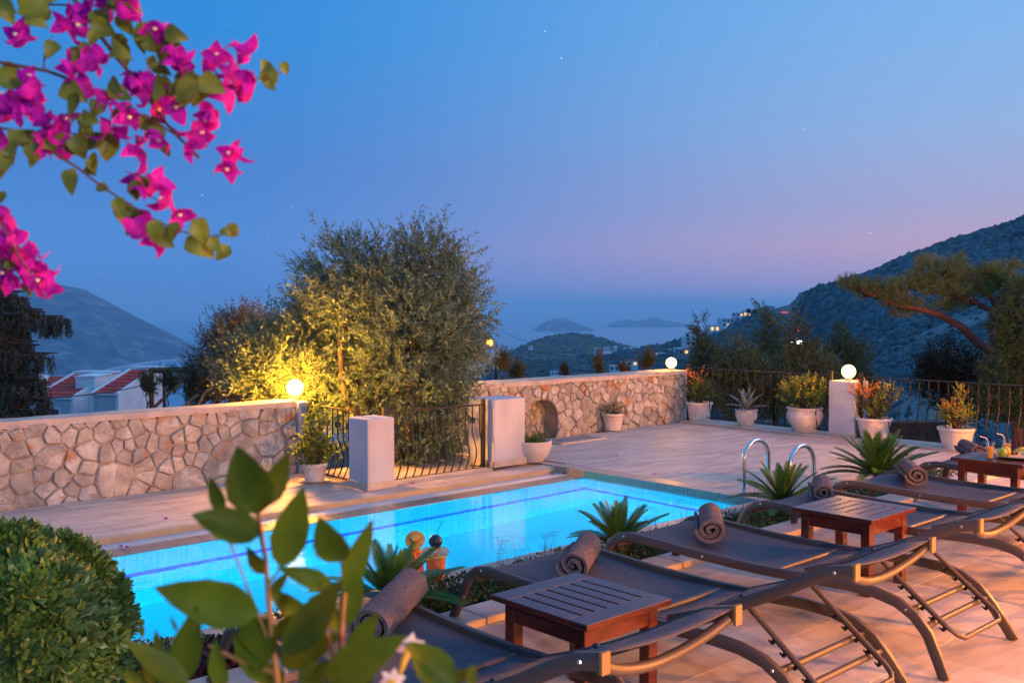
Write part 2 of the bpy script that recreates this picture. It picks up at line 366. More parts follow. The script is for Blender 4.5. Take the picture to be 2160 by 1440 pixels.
def water():
    m = bpy.data.materials.new('pool water'); m.use_nodes = True; t = m.node_tree; t.nodes.clear()
    gl = N(t, 'ShaderNodeBsdfGlass'); gl.inputs['IOR'].default_value = 1.333; gl.inputs['Roughness'].default_value = 0; gl.inputs[0].default_value = (.9, 1, 1, 1)
    tc = N(t, 'ShaderNodeNewGeometry'); nz = N(t, 'ShaderNodeTexNoise'); nz.inputs['Scale'].default_value = 9; nz.inputs['Detail'].default_value = 3; t.links.new(tc.outputs['Position'], nz.inputs['Vector'])
    bp = N(t, 'ShaderNodeBump'); bp.inputs['Strength'].default_value = .11; bp.inputs['Distance'].default_value = .02; t.links.new(nz.outputs['Fac'], bp.inputs['Height']); t.links.new(bp.outputs[0], gl.inputs['Normal'])
    o = N(t, 'ShaderNodeOutputMaterial'); t.links.new(gl.outputs[0], o.inputs[0]); return m
tag(MB().add([(PX0, PY0, ZW), (PX1, PY0, ZW), (PX1, PY1+.0, ZW), (PX0, PY1+.0, ZW)], [(0, 1, 2, 3)]).build('pool_water', water()), kind='structure')
# underwater lamps in the near wall of the pool
m_lens = M('pool lamp lens', (.8, .9, 1), .3, emit=((.05, .6, 1), 6))
POOLW = 340
for i, x in enumerate((1.9, 3.4, 4.9, 6.5)):
    t = empty('pool_lamp', (x, PY0+.004, -.75), label='round underwater lamp set in the near pool wall, number %s from the left end' % ('one', 'two', 'three', 'four')[i], cat='lamp', group='underwater pool lamps')
    mb = MB(); n = 20; mb.add([(.12*math.cos(2*math.pi*j/n), 0, .12*math.sin(2*math.pi*j/n)) for j in range(n)]+[(.12*math.cos(2*math.pi*j/n), .025, .12*math.sin(2*math.pi*j/n)) for j in range(n)], [(j, (j+1) % n, (j+1) % n+n, j+n) for j in range(n)]+[tuple(range(n, 2*n))])
    mb.build('lens', m_lens, t)
    l = bpy.data.lights.new('pool light', 'AREA'); l.shape = 'DISK'; l.size = .3; l.energy = POOLW; l.color = (0, .60, 1); l.spread = R(180)
    lo = bpy.data.objects.new('pool_light', l); C.objects.link(lo); lo.parent = t; lo.location = (0, .05, 0); lo.rotation_euler = (R(90), 0, 0)
# planter bed between pool and loungers with its raised kerb slabs
bed = MB().box(-1, 12.0, 4.42, 4.93, -.3, -.01).build('planting_bed', m_soil); tag(bed, kind='structure')
m_kerb = M('pale kerb slab', (.48, .43, .4), .5, col2=(.38, .33, .3), scale=4, per=.08)
kerb = MB().box(-1, 11, 4.2, 4.4, -.2, -.005).build('bed_kerb', m_joint); tag(kerb, kind='structure')
x = -.6
while x < 10.5: MB().box(x+.003, x+.6, 4.18, 4.425, -.012, .04, .005).build('kerb_slab', m_kerb, kerb); x += .603
# strip under the right-hand railing
strip = MB().box(12.36, 12.8, 1.0, 9.6, -.3, .035).build('railing_plinth', m_cap); tag(strip, kind='structure')
MB().box(12.8, 12.9, 1, 9.6, -3, .03).build('plinth_face', m_cap, strip)
MB().box(7.99, 12.9, 9.62, 9.75, -3, -.02).build('terrace_edge', m_cap, strip)

# ------------------------------------------------------------------ dry-stone walls
def stone_mat():
    m = M('limestone', (.47, .46, .42), .88, col2=(.29, .28, .265), scale=7, bump=1.8, bscale=26, per=.22, spec=.2); t = m.node_tree; b = t.nodes['Principled BSDF']
    src = b.inputs['Base Color'].links[0].from_socket
    g = N(t, 'ShaderNodeNewGeometry'); n1 = N(t, 'ShaderNodeTexNoise'); n1.inputs['Scale'].default_value = 3.2; n1.inputs['Detail'].default_value = 6; t.links.new(g.outputs['Position'], n1.inputs['Vector'])
    oi = N(t, 'ShaderNodeObjectInfo'); a = N(t, 'ShaderNodeMath', operation='MULTIPLY_ADD'); t.links.new(oi.outputs['Random'], a.inputs[0]); a.inputs[1].default_value = .22; t.links.new(n1.outputs['Fac'], a.inputs[2])
    rp = ramp(t, [(.745, (0, 0, 0)), (.85, (1, 1, 1))]); t.links.new(a.outputs[0], rp.inputs[0])
    mx = N(t, 'ShaderNodeMix', data_type='RGBA'); t.links.new(rp.outputs[0], mx.inputs[0]); t.links.new(src, mx.inputs[6]); mx.inputs[7].default_value = (.40, .19, .085, 1); t.links.new(mx.outputs[2], b.inputs['Base Color'])
    return m
m_stone = stone_mat()
def clip(poly, a, b, c):                  # keep a*x+b*y<=c
    out = []
    for i in range(len(poly)):
        p, q = poly[i], poly[(i+1) % len(poly)]; dp = a*p[0]+b*p[1]-c; dq = a*q[0]+b*q[1]-c
        if dp <= 0: out.append(p)
        if dp*dq < 0: t = dp/(dp-dq); out.append((p[0]+(q[0]-p[0])*t, p[1]+(q[1]-p[1])*t))
    return out
def cells(w, h, s, seed):
    r = random.Random(seed); pts = []
    tries = 0
    while tries < 9000:
        tries += 1; p = (r.uniform(0, w), r.uniform(0, h)); f = r.choice((.4, .6, .85, 1.0, 1.3, 1.5)) * (1.1 if p[1] < h*.5 else .85)
        if all((p[0]-q[0])**2/1.35+(p[1]-q[1])**2*1.1 > (s*(f+q[2])/2)**2 for q in pts): pts.append((*p, f))
    out = []
    for i, p in enumerate(pts):
        poly = [(0, 0), (w, 0), (w, h), (0, h)]
        for j, q in enumerate(pts):
            if i != j and abs(p[0]-q[0]) < s*3.5:
                dx, dy = q[0]-p[0], q[1]-p[1]; sh = .5+.1*(p[2]-q[2])
                poly = clip(poly, dx, dy, (p[0]+dx*sh)*dx+(p[1]+dy*sh)*dy)
                if len(poly) < 3: break
        if len(poly) >= 3: out.append(poly)
    return out
def stone_mb(poly, place, gap, th, r):
    n = len(poly); cx = sum(p[0] for p in poly)/n; cy = sum(p[1] for p in poly)/n
    area = abs(sum(poly[i][0]*poly[(i+1) % n][1]-poly[(i+1) % n][0]*poly[i][1] for i in range(n)))/2; rad = math.sqrt(area/3.14)
    if rad < .014: return None
    ring = []                             # corner-cut outline
    for i in range(n):
        p, q = poly[i], poly[(i+1) % n]; L = math.hypot(q[0]-p[0], q[1]-p[1])
        if L < .012: continue
        for t in ((.08, .92) if L > .05 else (.5,)): ring.append((p[0]+(q[0]-p[0])*t, p[1]+(q[1]-p[1])*t))
        if L > .16: ring.append((p[0]+(q[0]-p[0])*.5, p[1]+(q[1]-p[1])*.5))
    if len(ring) < 4: return None
    k = max(.3, 1-gap/rad); th *= r.uniform(.75, 1.3); tx, ty = r.uniform(-.5, .5), r.uniform(-.5, .5)
    vs = []; m = len(ring)
    jit = [r.uniform(.90, 1.04) for _ in ring]
    for kk, dz in ((1.0, -.02), (.99, .5), (.90, .9), (.55, 1.0)):
        for j, (x, y) in enumerate(ring):
            a, b = (x-cx)*k*kk*jit[j], (y-cy)*k*kk*jit[j]
            z = th*dz*(1+r.uniform(-.3, .3) if .8 < dz < .95 else 1+r.uniform(-.1, .1))+ (tx*a+ty*b)*.35*max(0, dz); vs.append(place(cx+a, cy+b, z))
    vs.append(place(cx, cy, th*1.02))
    f = [(i*m+j, i*m+(j+1) % m, (i+1)*m+(j+1) % m, (i+1)*m+j) for i in range(3) for j in range(m)]+[(3*m+j, 3*m+(j+1) % m, 4*m) for j in range(m)]
    return MB().add(vs, f)
def stone_face(parent, w, h, s, seed, place, gap=.005, th=.025, keep=None):
    r = random.Random(seed); fill = []
    for poly in cells(w, h, s, seed):
        cx = sum(p[0] for p in poly)/len(poly); cy = sum(p[1] for p in poly)/len(poly)
        if keep and not keep(cx, cy): continue
        mb = stone_mb(poly, place, gap, th, r)
        if mb: mb.build('stone', m_stone, parent, sm=24)
wl = MB().box(-2.5, 5.55, 9.66, 9.95, -.3, .70).build('stone_wall', m_mortar); tag(wl, 'low rubble stone wall on the left, its end beside the potted shrub, white houses beyond', 'stone wall')
stone_face(wl, 4.0, .80, .235, 3, lambda a, b, c: (1.55+a, 9.66-c, -.06+b))
def cap(x0, x1, y0, y1, z, parent, seed):
    r = random.Random(seed); mb = MB(); n = int((x1-x0)/.25); vs = []
    for i in range(n+1):
        x = x0+(x1-x0)*i/n; j = [r.uniform(-.006, .006) for _ in range(4)]
        vs += [(x, y0+j[0], z-.06+j[1]), (x, y0+.012+j[0], z+j[2]*.5), (x, y1, z+j[3]*.5), (x, y1, z-.06)]
    f = [(i*4+a, (i+1)*4+a, (i+1)*4+(a+1) % 4, i*4+(a+1) % 4) for i in range(n) for a in range(4)]+[(0, 1, 2, 3), (n*4+3, n*4+2, n*4+1, n*4)]
    mb.add(vs, f); return mb.build('wall_cap', m_cap, parent)
cap(-2.5, 5.55, 9.635, 9.98, .775, wl, 2)
w2 = MB()
# second wall with an arched niche: the back body, then the front skin in pieces round the niche
NX0, NX1, NH = 9.2, 9.88, .54
w2.box(8.0, 12.86, 10.12, 10.25, -.3, .74); w2.box(8.0, NX0, 9.84, 10.12, -.3, .74); w2.box(NX1, 12.86, 9.84, 10.12, -.3, .74); w2.box(NX0, NX1, 9.84, 10.12, NH, .74)
n = 10
for i in range(n):                        # stepped arch soffit
    a0 = math.pi*i/n; a1 = math.pi*(i+1)/n; cx = (NX0+NX1)/2; rx = (NX1-NX0)/2; rz = .24
    xa, xb = cx-rx*math.cos(a0), cx-rx*math.cos(a1); za, zb = .29+rz*math.sin(a0), .29+rz*math.sin(a1)
    w2.add([(xa, 9.84, za), (xb, 9.84, zb), (xb, 9.84, NH), (xa, 9.84, NH), (xa, 10.12, za), (xb, 10.12, zb)], [(0, 1, 2, 3), (0, 4, 5, 1)])
w2 = w2.build('stone_wall', m_mortar); tag(w2, 'rubble stone wall with an arched niche beside the patio, a lit globe at its far end', 'stone wall')
def inarch(x, z, pad=0.): cx = (NX0+NX1)/2; rx = (NX1-NX0)/2+pad; return abs(x-cx) < rx and z < .29+(.24+pad)*math.sqrt(max(0, 1-((x-cx)/rx)**2))
stone_face(w2, 4.86, .86, .18, 9, lambda a, b, c: (8.0+a, 9.84-c, -.05+b), keep=lambda a, b: not inarch(8+a, b-.05, .03))
stone_face(w2, .66, .5, .15, 21, lambda a, b, c: (NX0+.01+a, 10.12-c, b), keep=lambda a, b: inarch(NX0+a, b, 0), th=.02)
cap(8.0, 12.87, 9.805, 10.28, .805, w2, 5)
hatch = empty('floor_hatch', (9.2, 9.1, 0), label='sunken stone-edged floor hatch in front of the arched niche', cat='hatch')
MB().box(0, .9, 0, .05, -.0, .02).box(.85, .9, .05, .45, 0, .02).box(0, .05, .05, .45, 0, .02).build('rim', m_cap, hatch); MB().box(.05, .85, .05, .45, .0, .006).build('lid', M('grey hatch lid', (.2, .2, .21), .6), hatch)

# ------------------------------------------------------------------ white pillars
def pillar(x0, x1, y0, y1, h, z0, label, plinth=True):
    t = empty('pillar', (x0, y0, z0), label=label, cat='pillar'); w, d = x1-x0, y1-y0
    MB().box(0, w, 0, d, .0, h, .008).build('shaft', m_plaster, t)
    if plinth: MB().box(-.015, w+.015, -.015, d+.015, 0, .075, .004).build('plinth', m_cap, t)
    return t
pillar(5.53, 5.86, 8.21, 8.56, .72, -.03, 'white plastered pillar with a stone foot between the railing and the gate-like fence, nearer of the pair')
pillar(7.30, 7.78, 8.29, 8.75, .77, -.0, 'white plastered pillar right of the wrought iron fence, beside the white bowl planter')
pillar(5.56, 5.68, 9.60, 9.98, .80, -.03, 'slim white end post closing the left stone wall under a globe lamp', False)
pr = pillar(12.5, 12.88, 6.71, 7.1, .80, 0, 'white plastered pillar carrying a globe lamp in the right-hand railing')
# ------------------------------------------------------------------ globe lamps
m_globe = M('lit opal glass', (1, .9, .75), .3, emit=((1, .72, .2), 3.6))
m_lbase = M('lamp base', (.35, .3, .25), .5)
def globe_lamp(x, y, z, r, label, energy=60, stand=0, group='globe lamps on walls and pillars', col=None):
    t = empty('globe_lamp', (x, y, z), label=label, cat='lamp', group=group)
    if stand: MB().tube([(0, 0, -stand), (0, 0, 0)], .03).build('post', m_iron, t)
    MB().lathe([(0, 0), (.055, 0), (.05, .02), (.035, .03), (0, .03)], 16).build('base', m_lbase, t)
    pr = [(max(.001, r*math.sin(math.pi*i/16)), .022+r-r*math.cos(math.pi*i/16)) for i in range(17)]
    g = MB().lathe(pr, 28).build('globe', m_globe, t, sm=180)
    l = bpy.data.lights.new('globe light', 'POINT'); l.energy = energy; l.color = (1, .37, .025) if energy < 900 else (col or (1, .31, .035)); l.shadow_soft_size = r
    lo = bpy.data.objects.new('globe_light', l); C.objects.link(lo); lo.parent = t; lo.location = (0, 0, .022+r); lo.visible_camera = False
    g.visible_shadow = False
    return t
globe_lamp(5.60, 9.76, .80, .096, 'round lit globe lamp at the end of the left stone wall', 620)
globe_lamp(12.60, 9.96, .82, .088, 'round lit globe lamp on the far corner of the stone wall')
globe_lamp(12.68, 6.90, .81, .097, 'round lit globe lamp on the white pillar in the right-hand railing')
# unseen globes standing in for implied house lighting, right of and behind the camera
globe_lamp(6.4, -1.1, .9, .11, 'low unseen globe standing in for a house lamp, lighting the loungers from behind', 1900, .9, 'unseen stand-in house lamps')
globe_lamp(3.3, -1.5, .85, .11, 'low unseen globe standing in for a house lamp near the first lounger', 1000, .85, 'unseen stand-in house lamps', (1, .31, .035))
globe_lamp(0.2, -3.4, 2.4, .11, 'tall unseen globe standing in for a house lamp behind the camera', 950, 2.4, 'unseen stand-in house lamps', (1, .80, .66))
globe_lamp(12.0, 0.0, 1.9, .11, 'tall globe standing in for a house lamp at the right end of the terrace out of view', 3400, 1.9, 'unseen stand-in house lamps')

# ------------------------------------------------------------------ wrought iron fences
def bal_mesh(h, belly, knot):
    mb = MB(); pts = []
    z0 = .0; 
    for i in range(15):
        t = i/14; z = h*t; o = 0
        if t < .55: o = -belly*math.sin(math.pi*(t/.55))*(1.2-.4*t)
        pts.append((0, o, z))
    mb.tube(pts, .008, 6)
    if knot:
        for a in range(4):
            th = a*math.pi/2; mb.tube([(0, 0, h*.72), (.03*math.cos(th), .03*math.sin(th), h*.75), (.03*math.cos(th+.6), .03*math.sin(th+.6), h*.79), (0, 0, h*.82)], .0055, 5)
    return mb.mesh('baluster', m_iron, 60)
def fence(a, b, zb, zt, label, n, bdir=-1, posts=(1, 1)):
    a = np.array(a, float); b = np.array(b, float); L = np.linalg.norm(b-a); ang = math.atan2(b[1]-a[1], b[0]-a[0])
    t = empty('iron_fence', (a[0], a[1], 0), ang, label, 'fence'); h = zt-zb
    MB().box(0, L, -.016, .016, zt-.012, zt+.006, .003).build('top_rail', m_iron, t); MB().box(0, L, -.012, .012, zb-.012, zb+.004, .002).build('bottom_rail', m_iron, t)
    ms = [bal_mesh(h-.01, .065*bdir*-1, False), bal_mesh(h-.01, .065*bdir*-1, True)]
    for i in range(n): inst('baluster', ms[i % 2], t, (L*(i+.5)/n, 0, zb))
    for k, s in enumerate(posts):
        if s: MB().box(-.022+k*L, .022+k*L, -.022, .022, 0, zt+.06, .004).build('post', m_iron, t)
    return t
fence((12.62, 9.62), (12.62, 7.13), .10, .87, 'wrought iron railing between the stone wall corner and the lamp pillar', 19)
fence((12.62, 6.68), (12.62, 2.9), .10, .87, 'wrought iron railing right of the lamp pillar, behind the orange-tipped pots', 30)
fence((5.88, 8.42), (7.24, 8.42), .0, .72, 'wrought iron fence between the two white pillars in front of the olive tree', 13)
fence((5.66, 9.55), (5.66, 8.6), .0, .74, 'short wrought iron railing from the left wall to the nearer white pillar', 9, bdir=1)
stepm = MB().box(5.88, 7.28, 8.3, 8.5, -.3, .0).build('fence_sill', m_cap); tag(stepm, kind='structure')

# ------------------------------------------------------------------ ladder
for i, (v, w_) in enumerate(((5.42, 'farther'), (4.92, 'nearer'))):
    pts = [(7.98, v, -.35 if i == 0 else -.05), (7.98, v, .33)]+[(8.19-.21*math.cos(a), v, .33+.19*math.sin(a)) for a in [math.pi*k/12 for k in range(1, 12)]]+[(8.40, v, .33), (8.40, v, 0)]
    t = empty('pool_ladder_rail', (0, 0, 0), label='polished steel pool ladder hoop, the %s of the two' % w_, cat='handrail', group='pool ladder hoops')
    MB().tube(pts, .021, 14).build('rail_tube', m_steel, t, sm=60)
    MB().lathe([(.02, .02), (.045, .012), (.05, 0)], 16, (8.40, v, 0)).build('flange', m_steel, t, sm=40)

# ================================================================== LOUNGERS
def build_lounger():
    t = empty('sun_lounger', (0, 0, 0)); Wd = .80
    RAIL = [(4.345, 0), (4.315, .10), (4.285, .2), (4.24, .275), (4.17, .325), (4.07, .345), (3.9, .34), (3.5, .325), (3.1, .322), (2.8, .335), (2.57, .345), (2.42, .34), (2.30, .315), (2.21, .265), (2.14, .19), (2.08, .09), (2.03, 0)]
    for s in (0, 1):
        xc = .02+s*(Wd-.04)
        sp = .0; path = [(xc+(1-2*s)*-.05*max(0, (.2-z)/.2), y, z) for y, z in RAIL]
        r = MB().sweep(path, (.017, .027)).build('side_rail', m_frame, t, sm=35)
        for (y, z) in ((4.12, .34), (4.27, .16), (3.5, .325), (2.25, .29), (2.12, .155)):
            xs = -.001 if s == 0 else Wd+.001
            MB().lathe([(.008, 0), (.006, .003), (0, .004)], 8).build('screw', m_screw, r).matrix_local = Matrix.Translation((xc+(-.0175 if s == 0 else .0175), y, z)) @ Matrix.Rotation(R(-90 if s == 0 else 90), 4, 'Y')
    for (y, z) in ((2.25, .275), (2.165, .215), (3.05, .315), (4.2, .27)):
        MB().tube([(.03, y, z), (Wd-.03, y, z)], .016, 10).build('crossbar', m_frame, t, sm=60)
    # flat sling with the front curve
    SL = [(4.235, .285), (4.18, .318), (4.08, .343), (3.9, .342), (3.6, .325), (3.3, .318), (3.0, .325), (2.86, .342)]
    vs = []; nx = 6
    for (y, z) in SL:
        for i in range(nx+1): u = i/nx; vs.append((.045+u*(Wd-.09), y, z-.022*math.sin(math.pi*u)*(1 if 2.9 < y < 4.1 else .3)))
    f = [(k*(nx+1)+i, k*(nx+1)+i+1, (k+1)*(nx+1)+i+1, (k+1)*(nx+1)+i) for k in range(len(SL)-1) for i in range(nx)]
    sg = MB().add(vs, f).build('seat_sling', m_sling, t, sm=60); md = sg.modifiers.new('t', 'SOLIDIFY'); md.thickness = .004
    # backrest
    BK = [(2.84, .352), (2.66, .42), (2.45, .515), (2.27, .605), (2.12, .69), (2.02, .74), (1.92, .765)]
    for s in (0, 1):
        xc = .065+s*(Wd-.13)
        b = MB().sweep([(xc, y, z) for y, z in BK], (.016, .027)).build('backrest_rail', m_frame, t, sm=35)
        MB().obox((xc, 1.912, .762), (.018, 0, 0), (0, .006, 0), (0, .0, .034)).build('end_cap', M('cap plastic', (.2, .12, .05), .5), b)
        MB().lathe([(.009, 0), (.007, .003), (0, .004)], 8).build('screw', m_screw, b).matrix_local = Matrix.Translation((xc+(-.0165 if s == 0 else .0165), 2.0, .745)) @ Matrix.Rotation(R(-90 if s == 0 else 90), 4, 'Y')
    vs = []
    for (y, z) in BK:
        for i in range(nx+1): u = i/nx; vs.append((.08+u*(Wd-.16), y, z+.018-.02*math.sin(math.pi*u)))
    f = [(k*(nx+1)+i, k*(nx+1)+i+1, (k+1)*(nx+1)+i+1, (k+1)*(nx+1)+i) for k in range(len(BK)-1) for i in range(nx)]
    sg = MB().add(vs, f).build('backrest_sling', m_sling, t, sm=60); md = sg.modifiers.new('t', 'SOLIDIFY'); md.thickness = .004
    h = []
    for i in range(17):
        u = i/16; o = math.sin(math.pi*u)**.8; h.append((.08+u*(Wd-.16), 1.94+.05*o, .745-.085*o))
    MB().tube(h, .019, 10).build('handle_bar', m_frame, t, sm=60)
    # backrest prop: a U of tube with notched flanges
    z_ = lambda y: .175+(y-2.05)*(.47-.175)/(2.44-2.05)
    pr = [(.14, 2.5, .53), (.14, 2.44, .47), (.14, 2.2, z_(2.2)), (.14, 2.09, z_(2.09)), (.155, 2.05, z_(2.05)), (.19, 2.03, z_(2.03)), (.61, 2.03, z_(2.03)), (.645, 2.05, z_(2.05)), (.66, 2.09, z_(2.09)), (.66, 2.2, z_(2.2)), (.66, 2.44, .47), (.66, 2.5, .53)]
    p = MB().tube(pr, .0125, 8).build('backrest_prop', m_frame, t, sm=60)
    mb = MB(); d = unit(np.array([0, .39, .295])); nn = np.array([0, d[2], -d[1]])
    for xx in (.14, .66):
        for k in range(5):
            c = np.array([xx, 2.10+k*.055, z_(2.10+k*.055)])-nn*-.0; mb.obox(c+nn*.018, (.003, 0, 0), d*.009, nn*.016); mb.obox(c+nn*.034+d*.008, (.003, 0, 0), d*.012, nn*.004)
        mb.obox(np.array([xx, 2.21, z_(2.21)])+nn*.008, (.003, 0, 0), d*.14, nn*.009)
        mb.build('notch_plate', m_iron, p); mb = MB()
    return t
L0 = build_lounger()
lw = ['nearest grey-brown sun lounger, behind the leafy plant, with the largest rolled towel', 'grey-brown sun lounger right behind the nearest slatted side table', 'third grey-brown sun lounger from the left, in front of the middle side table', 'grey-brown sun lounger just behind the middle slatted side table', 'fifth grey-brown sun lounger from the left, with a rolled towel showing a brown spiral end', 'farthest grey-brown sun lounger behind the table with the juice glasses']
LX = [2.05, 3.52, 4.74, 6.29, 7.57, 9.09]
for i, x in enumerate(LX):
    o = L0 if i == 0 else copy_tree(L0)
    o.location = (x, random.uniform(-.015, .015) if i else 0, 0); o.rotation_euler = (0, 0, 0); tag(o, lw[i], 'sun lounger', 'sun loungers in a row by the pool')

# ------------------------------------------------------------------ side tables
def build_table():
    t = empty('side_table'); w, d, h = .56, .60, .5
    for (x, y) in ((.04, .05), (w-.10, .05), (.04, d-.11), (w-.10, d-.11)): MB().box(x, x+.06, y, y+.06, 0, h-.03, .003).build('leg', m_teak, t)
    for q in ((.045, w-.045, .055, .08), (.045, w-.045, d-.08, d-.055)): MB().box(q[0]+.056, q[1]-.056, q[2], q[3], h-.115, h-.03).build('apron', m_teak, t)
    for q in ((.045, .07, .055, d-.055), (w-.07, w-.045, .055, d-.055)): MB().box(q[0], q[1], q[2]+.056, q[3]-.056, h-.115, h-.03).build('apron', m_teak, t)
    for y in (0, d-.11): MB().box(0, w, y, y+.11, h-.028, h, .004).build('end_board', m_teak, t)
    n = 7; edge = .085; sw = (w-2*edge+.0)/(n-2)
    xs = [0, edge]+[edge+sw*(k+1) for k in range(n-2)]+[w]
    for k in range(n): MB().box(xs[k]+(.0065 if k else 0), xs[k+1]-(.0065 if k < n-1 else 0), .1105, d-.1105, h-.026, h-.0005, .002).build('slat', m_teak, t)
    return t
T0 = build_table()
for i, (x, y, rz, lb) in enumerate(((2.91, 2.73, 0, 'nearest red-brown slatted side table, between the first two loungers'), (6.27, 2.92, R(90), 'middle red-brown slatted side table with an empty top'), (8.62, 3.12, 0, 'farthest red-brown side table carrying the fruit tray and juice glasses'))):
    o = T0 if i == 0 else copy_tree(T0); o.location = (x, y, 0); o.rotation_euler = (0, 0, rz); tag(o, lb, 'side table', 'slatted side tables')

# ------------------------------------------------------------------ rolled towels
def towel(p, q, r, label, seed, sq=.92):
    p = np.array(p, float); q = np.array(q, float); rr_ = random.Random(seed); L = np.linalg.norm((q-p)[:2]); ang = math.atan2(q[1]-p[1], q[0]-p[0])
    t = empty('rolled_towel', (p[0], p[1], p[2]), ang, label, 'towel', 'rolled grey towels on the loungers')
    n = 90; turns = 2.35; vs = []; ks = 9; ph = rr_.uniform(0, 6.28)
    def prof(u):
        a = u*turns*2*math.pi; rad = r*(.16+.84*u)*(1+.05*math.sin(a*1.0+ph)*(1-u*.5)+.13*math.sin(2*a+ph)*(1-u)**.7+.07*math.sin(5*a+2*ph)*(1-u)); return rad*math.cos(a-2.2), rad*math.sin(a-2.2)*sq
    ts = .82*r/turns*.62
    for k in range(ks):
        x = L*k/(ks-1); taper = 1+(.02*math.sin(5*k/(ks-1)*3+ph)); end = 1-.10*(1 if k in (0, ks-1) else 0)
        for side in (0, 1):
            for i in range(n):
                u = i/(n-1); a, b = prof(u); m = math.hypot(a, b)+1e-6; s = (m-side*ts)/m
                mid = x+(rr_.uniform(-.004, .004) if 0 < k < ks-1 else (.012*math.sin(u*9+ph)*(1-u) if k == 0 else 0))
                vs.append((mid, a*s*taper, b*s*taper))
    f = []
    for k in range(ks-1):
        for side in (0, 1):
            o0 = (k*2+side)*n; o1 = ((k+1)*2+side)*n
            for i in range(n-1): f.append((o0+i, o0+i+1, o1+i+1, o1+i) if side == 0 else (o0+i, o1+i, o1+i+1, o0+i+1))
    rim = []
    for k in (0, ks-1):
        o0 = (k*2)*n; o1 = o0+n
        for i in range(n-1): f.append((o0+i, o1+i, o1+i+1, o0+i+1))
    f.append((n-1, (2*n-1), (2*(ks-1)+1)*n+n-1, 2*(ks-1)*n+n-1))
    o = MB().add(vs, f).build('towel_roll', m_towel, t, sm=50)
    hem = [(-.002, prof(i/60)[0]*.985, prof(i/60)[1]*.985) for i in range(8, 61)]
    MB().tube(hem, .0032, 5).build('hem', m_towel2, t, sm=60)
    return t
TW = [((2.36, 3.50), (2.90, 3.93), .098, 'large rolled grey towel on the nearest lounger'), ((3.76, 3.63), (4.20, 3.93), .088, 'rolled grey towel lying behind the nearest side table'), ((4.98, 3.62), (5.42, 3.96), .09, 'rolled grey towel on the third lounger, standing clear between two side tables'), ((6.62, 3.80), (7.02, 4.05), .088, 'rolled grey towel just behind the middle side table'), ((7.90, 3.68), (8.32, 3.98), .09, 'rolled grey towel with a brown spiral end on the fifth lounger'), ((9.62, 3.88), (10.0, 4.18), .09, 'bluish rolled towel on the farthest lounger beside the fruit tray')]
for i, (p, q, r, lb) in enumerate(TW):
    r *= 1.09
    towel((*p, .335+r*.93), (*q, .335+r*.93), r, lb, i+3)

# ------------------------------------------------------------------ tray, fruit and juice on the far table
m_glass = bpy.data.materials.new('clear glass'); m_glass.use_nodes = True; t = m_glass.node_tree; t.nodes.clear(); tb = N(t, 'ShaderNodeBsdfTransparent'); gb = N(t, 'ShaderNodeBsdfGlossy'); gb.inputs['Roughness'].default_value = .03; fz = N(t, 'ShaderNodeLayerWeight'); fz.inputs[0].default_value = .35; mi = N(t, 'ShaderNodeMixShader'); oo = N(t, 'ShaderNodeOutputMaterial')
t.links.new(fz.outputs['Facing'], mi.inputs[0]); t.links.new(tb.outputs[0], mi.inputs[1]); t.links.new(gb.outputs[0], mi.inputs[2]); t.links.new(mi.outputs[0], oo.inputs[0])
m_juice = M('orange juice', (.95, .40, .03), .4)
def glass(x, y, label, h=.15, fill=.105):
    t = empty('juice_glass', (x, y, .502), label=label, cat='glass', group='glasses of orange juice')
    MB().lathe([(.0, 0), (.03, 0), (.036, h), (.0345, h), (.029, .008), (0, .008)], 20).build('tumbler', m_glass, t, sm=40)
    MB().lathe([(0, .009), (.0285, .009), (.0325, fill), (0, fill)], 20).build('juice', m_juice, t, sm=40)
    d = -RT
    MB().tube([(-.01, .0, .02), tuple(np.array([0, 0, h])+d*.02), tuple(np.array([0, 0, h+.03])+d*.035), tuple(np.array([0, 0, h+.045])+d*.09)], .0035, 6).build('straw', M('white straw', (.75, .72, .72), .5), t, sm=60)
glass(8.77, 3.44, 'glass of orange juice with a bent straw at the table corner, nearer of the two'); glass(9.08, 3.42, 'glass of orange juice with a bent straw behind the fruit, farther of the two')
tag(MB().lathe([(0, 0), (.1, 0), (.165, .02), (.162, .026), (.1, .007), (0, .007)], 28, (0, 0, 0)).build('fruit_tray', M('pale wood tray', (.5, .36, .2), .5), sm=40), 'shallow pale tray holding fruit on the farthest side table', 'tray').location = (8.98, 3.30, .502)
def blob(name, c, rad, m, label, cat, sc_=(1, 1, 1), dent=.1):
    pr = [(max(.0005, rad*math.sin(math.pi*i/12)), -rad*math.cos(math.pi*i/12)*(1-dent*math.exp(-((i-12)/1.5)**2))) for i in range(13)]
    t = MB().lathe(pr, 18); t.tube([(0, 0, rad*.88), (.003, 0, rad*1.12)], .003, 5); o = t.build(name, m, sm=60); o.location = c; o.scale = sc_; tag(o, label, cat)
blob('green_apple', (8.87, 3.38, .554), .042, M('green apple skin', (.25, .36, .04), .3), 'green apple on the fruit tray', 'apple')
blob('orange', (8.92, 3.37, .56), .045, M('orange peel', (.7, .3, .03), .45, bump=.2, bscale=200), 'yellow-orange fruit behind the nearer glass', 'orange', dent=.03)
m_ban = M('banana skin', (.75, .5, .04), .45, col2=(.5, .3, .03), scale=12, lo=.5, hi=.8)
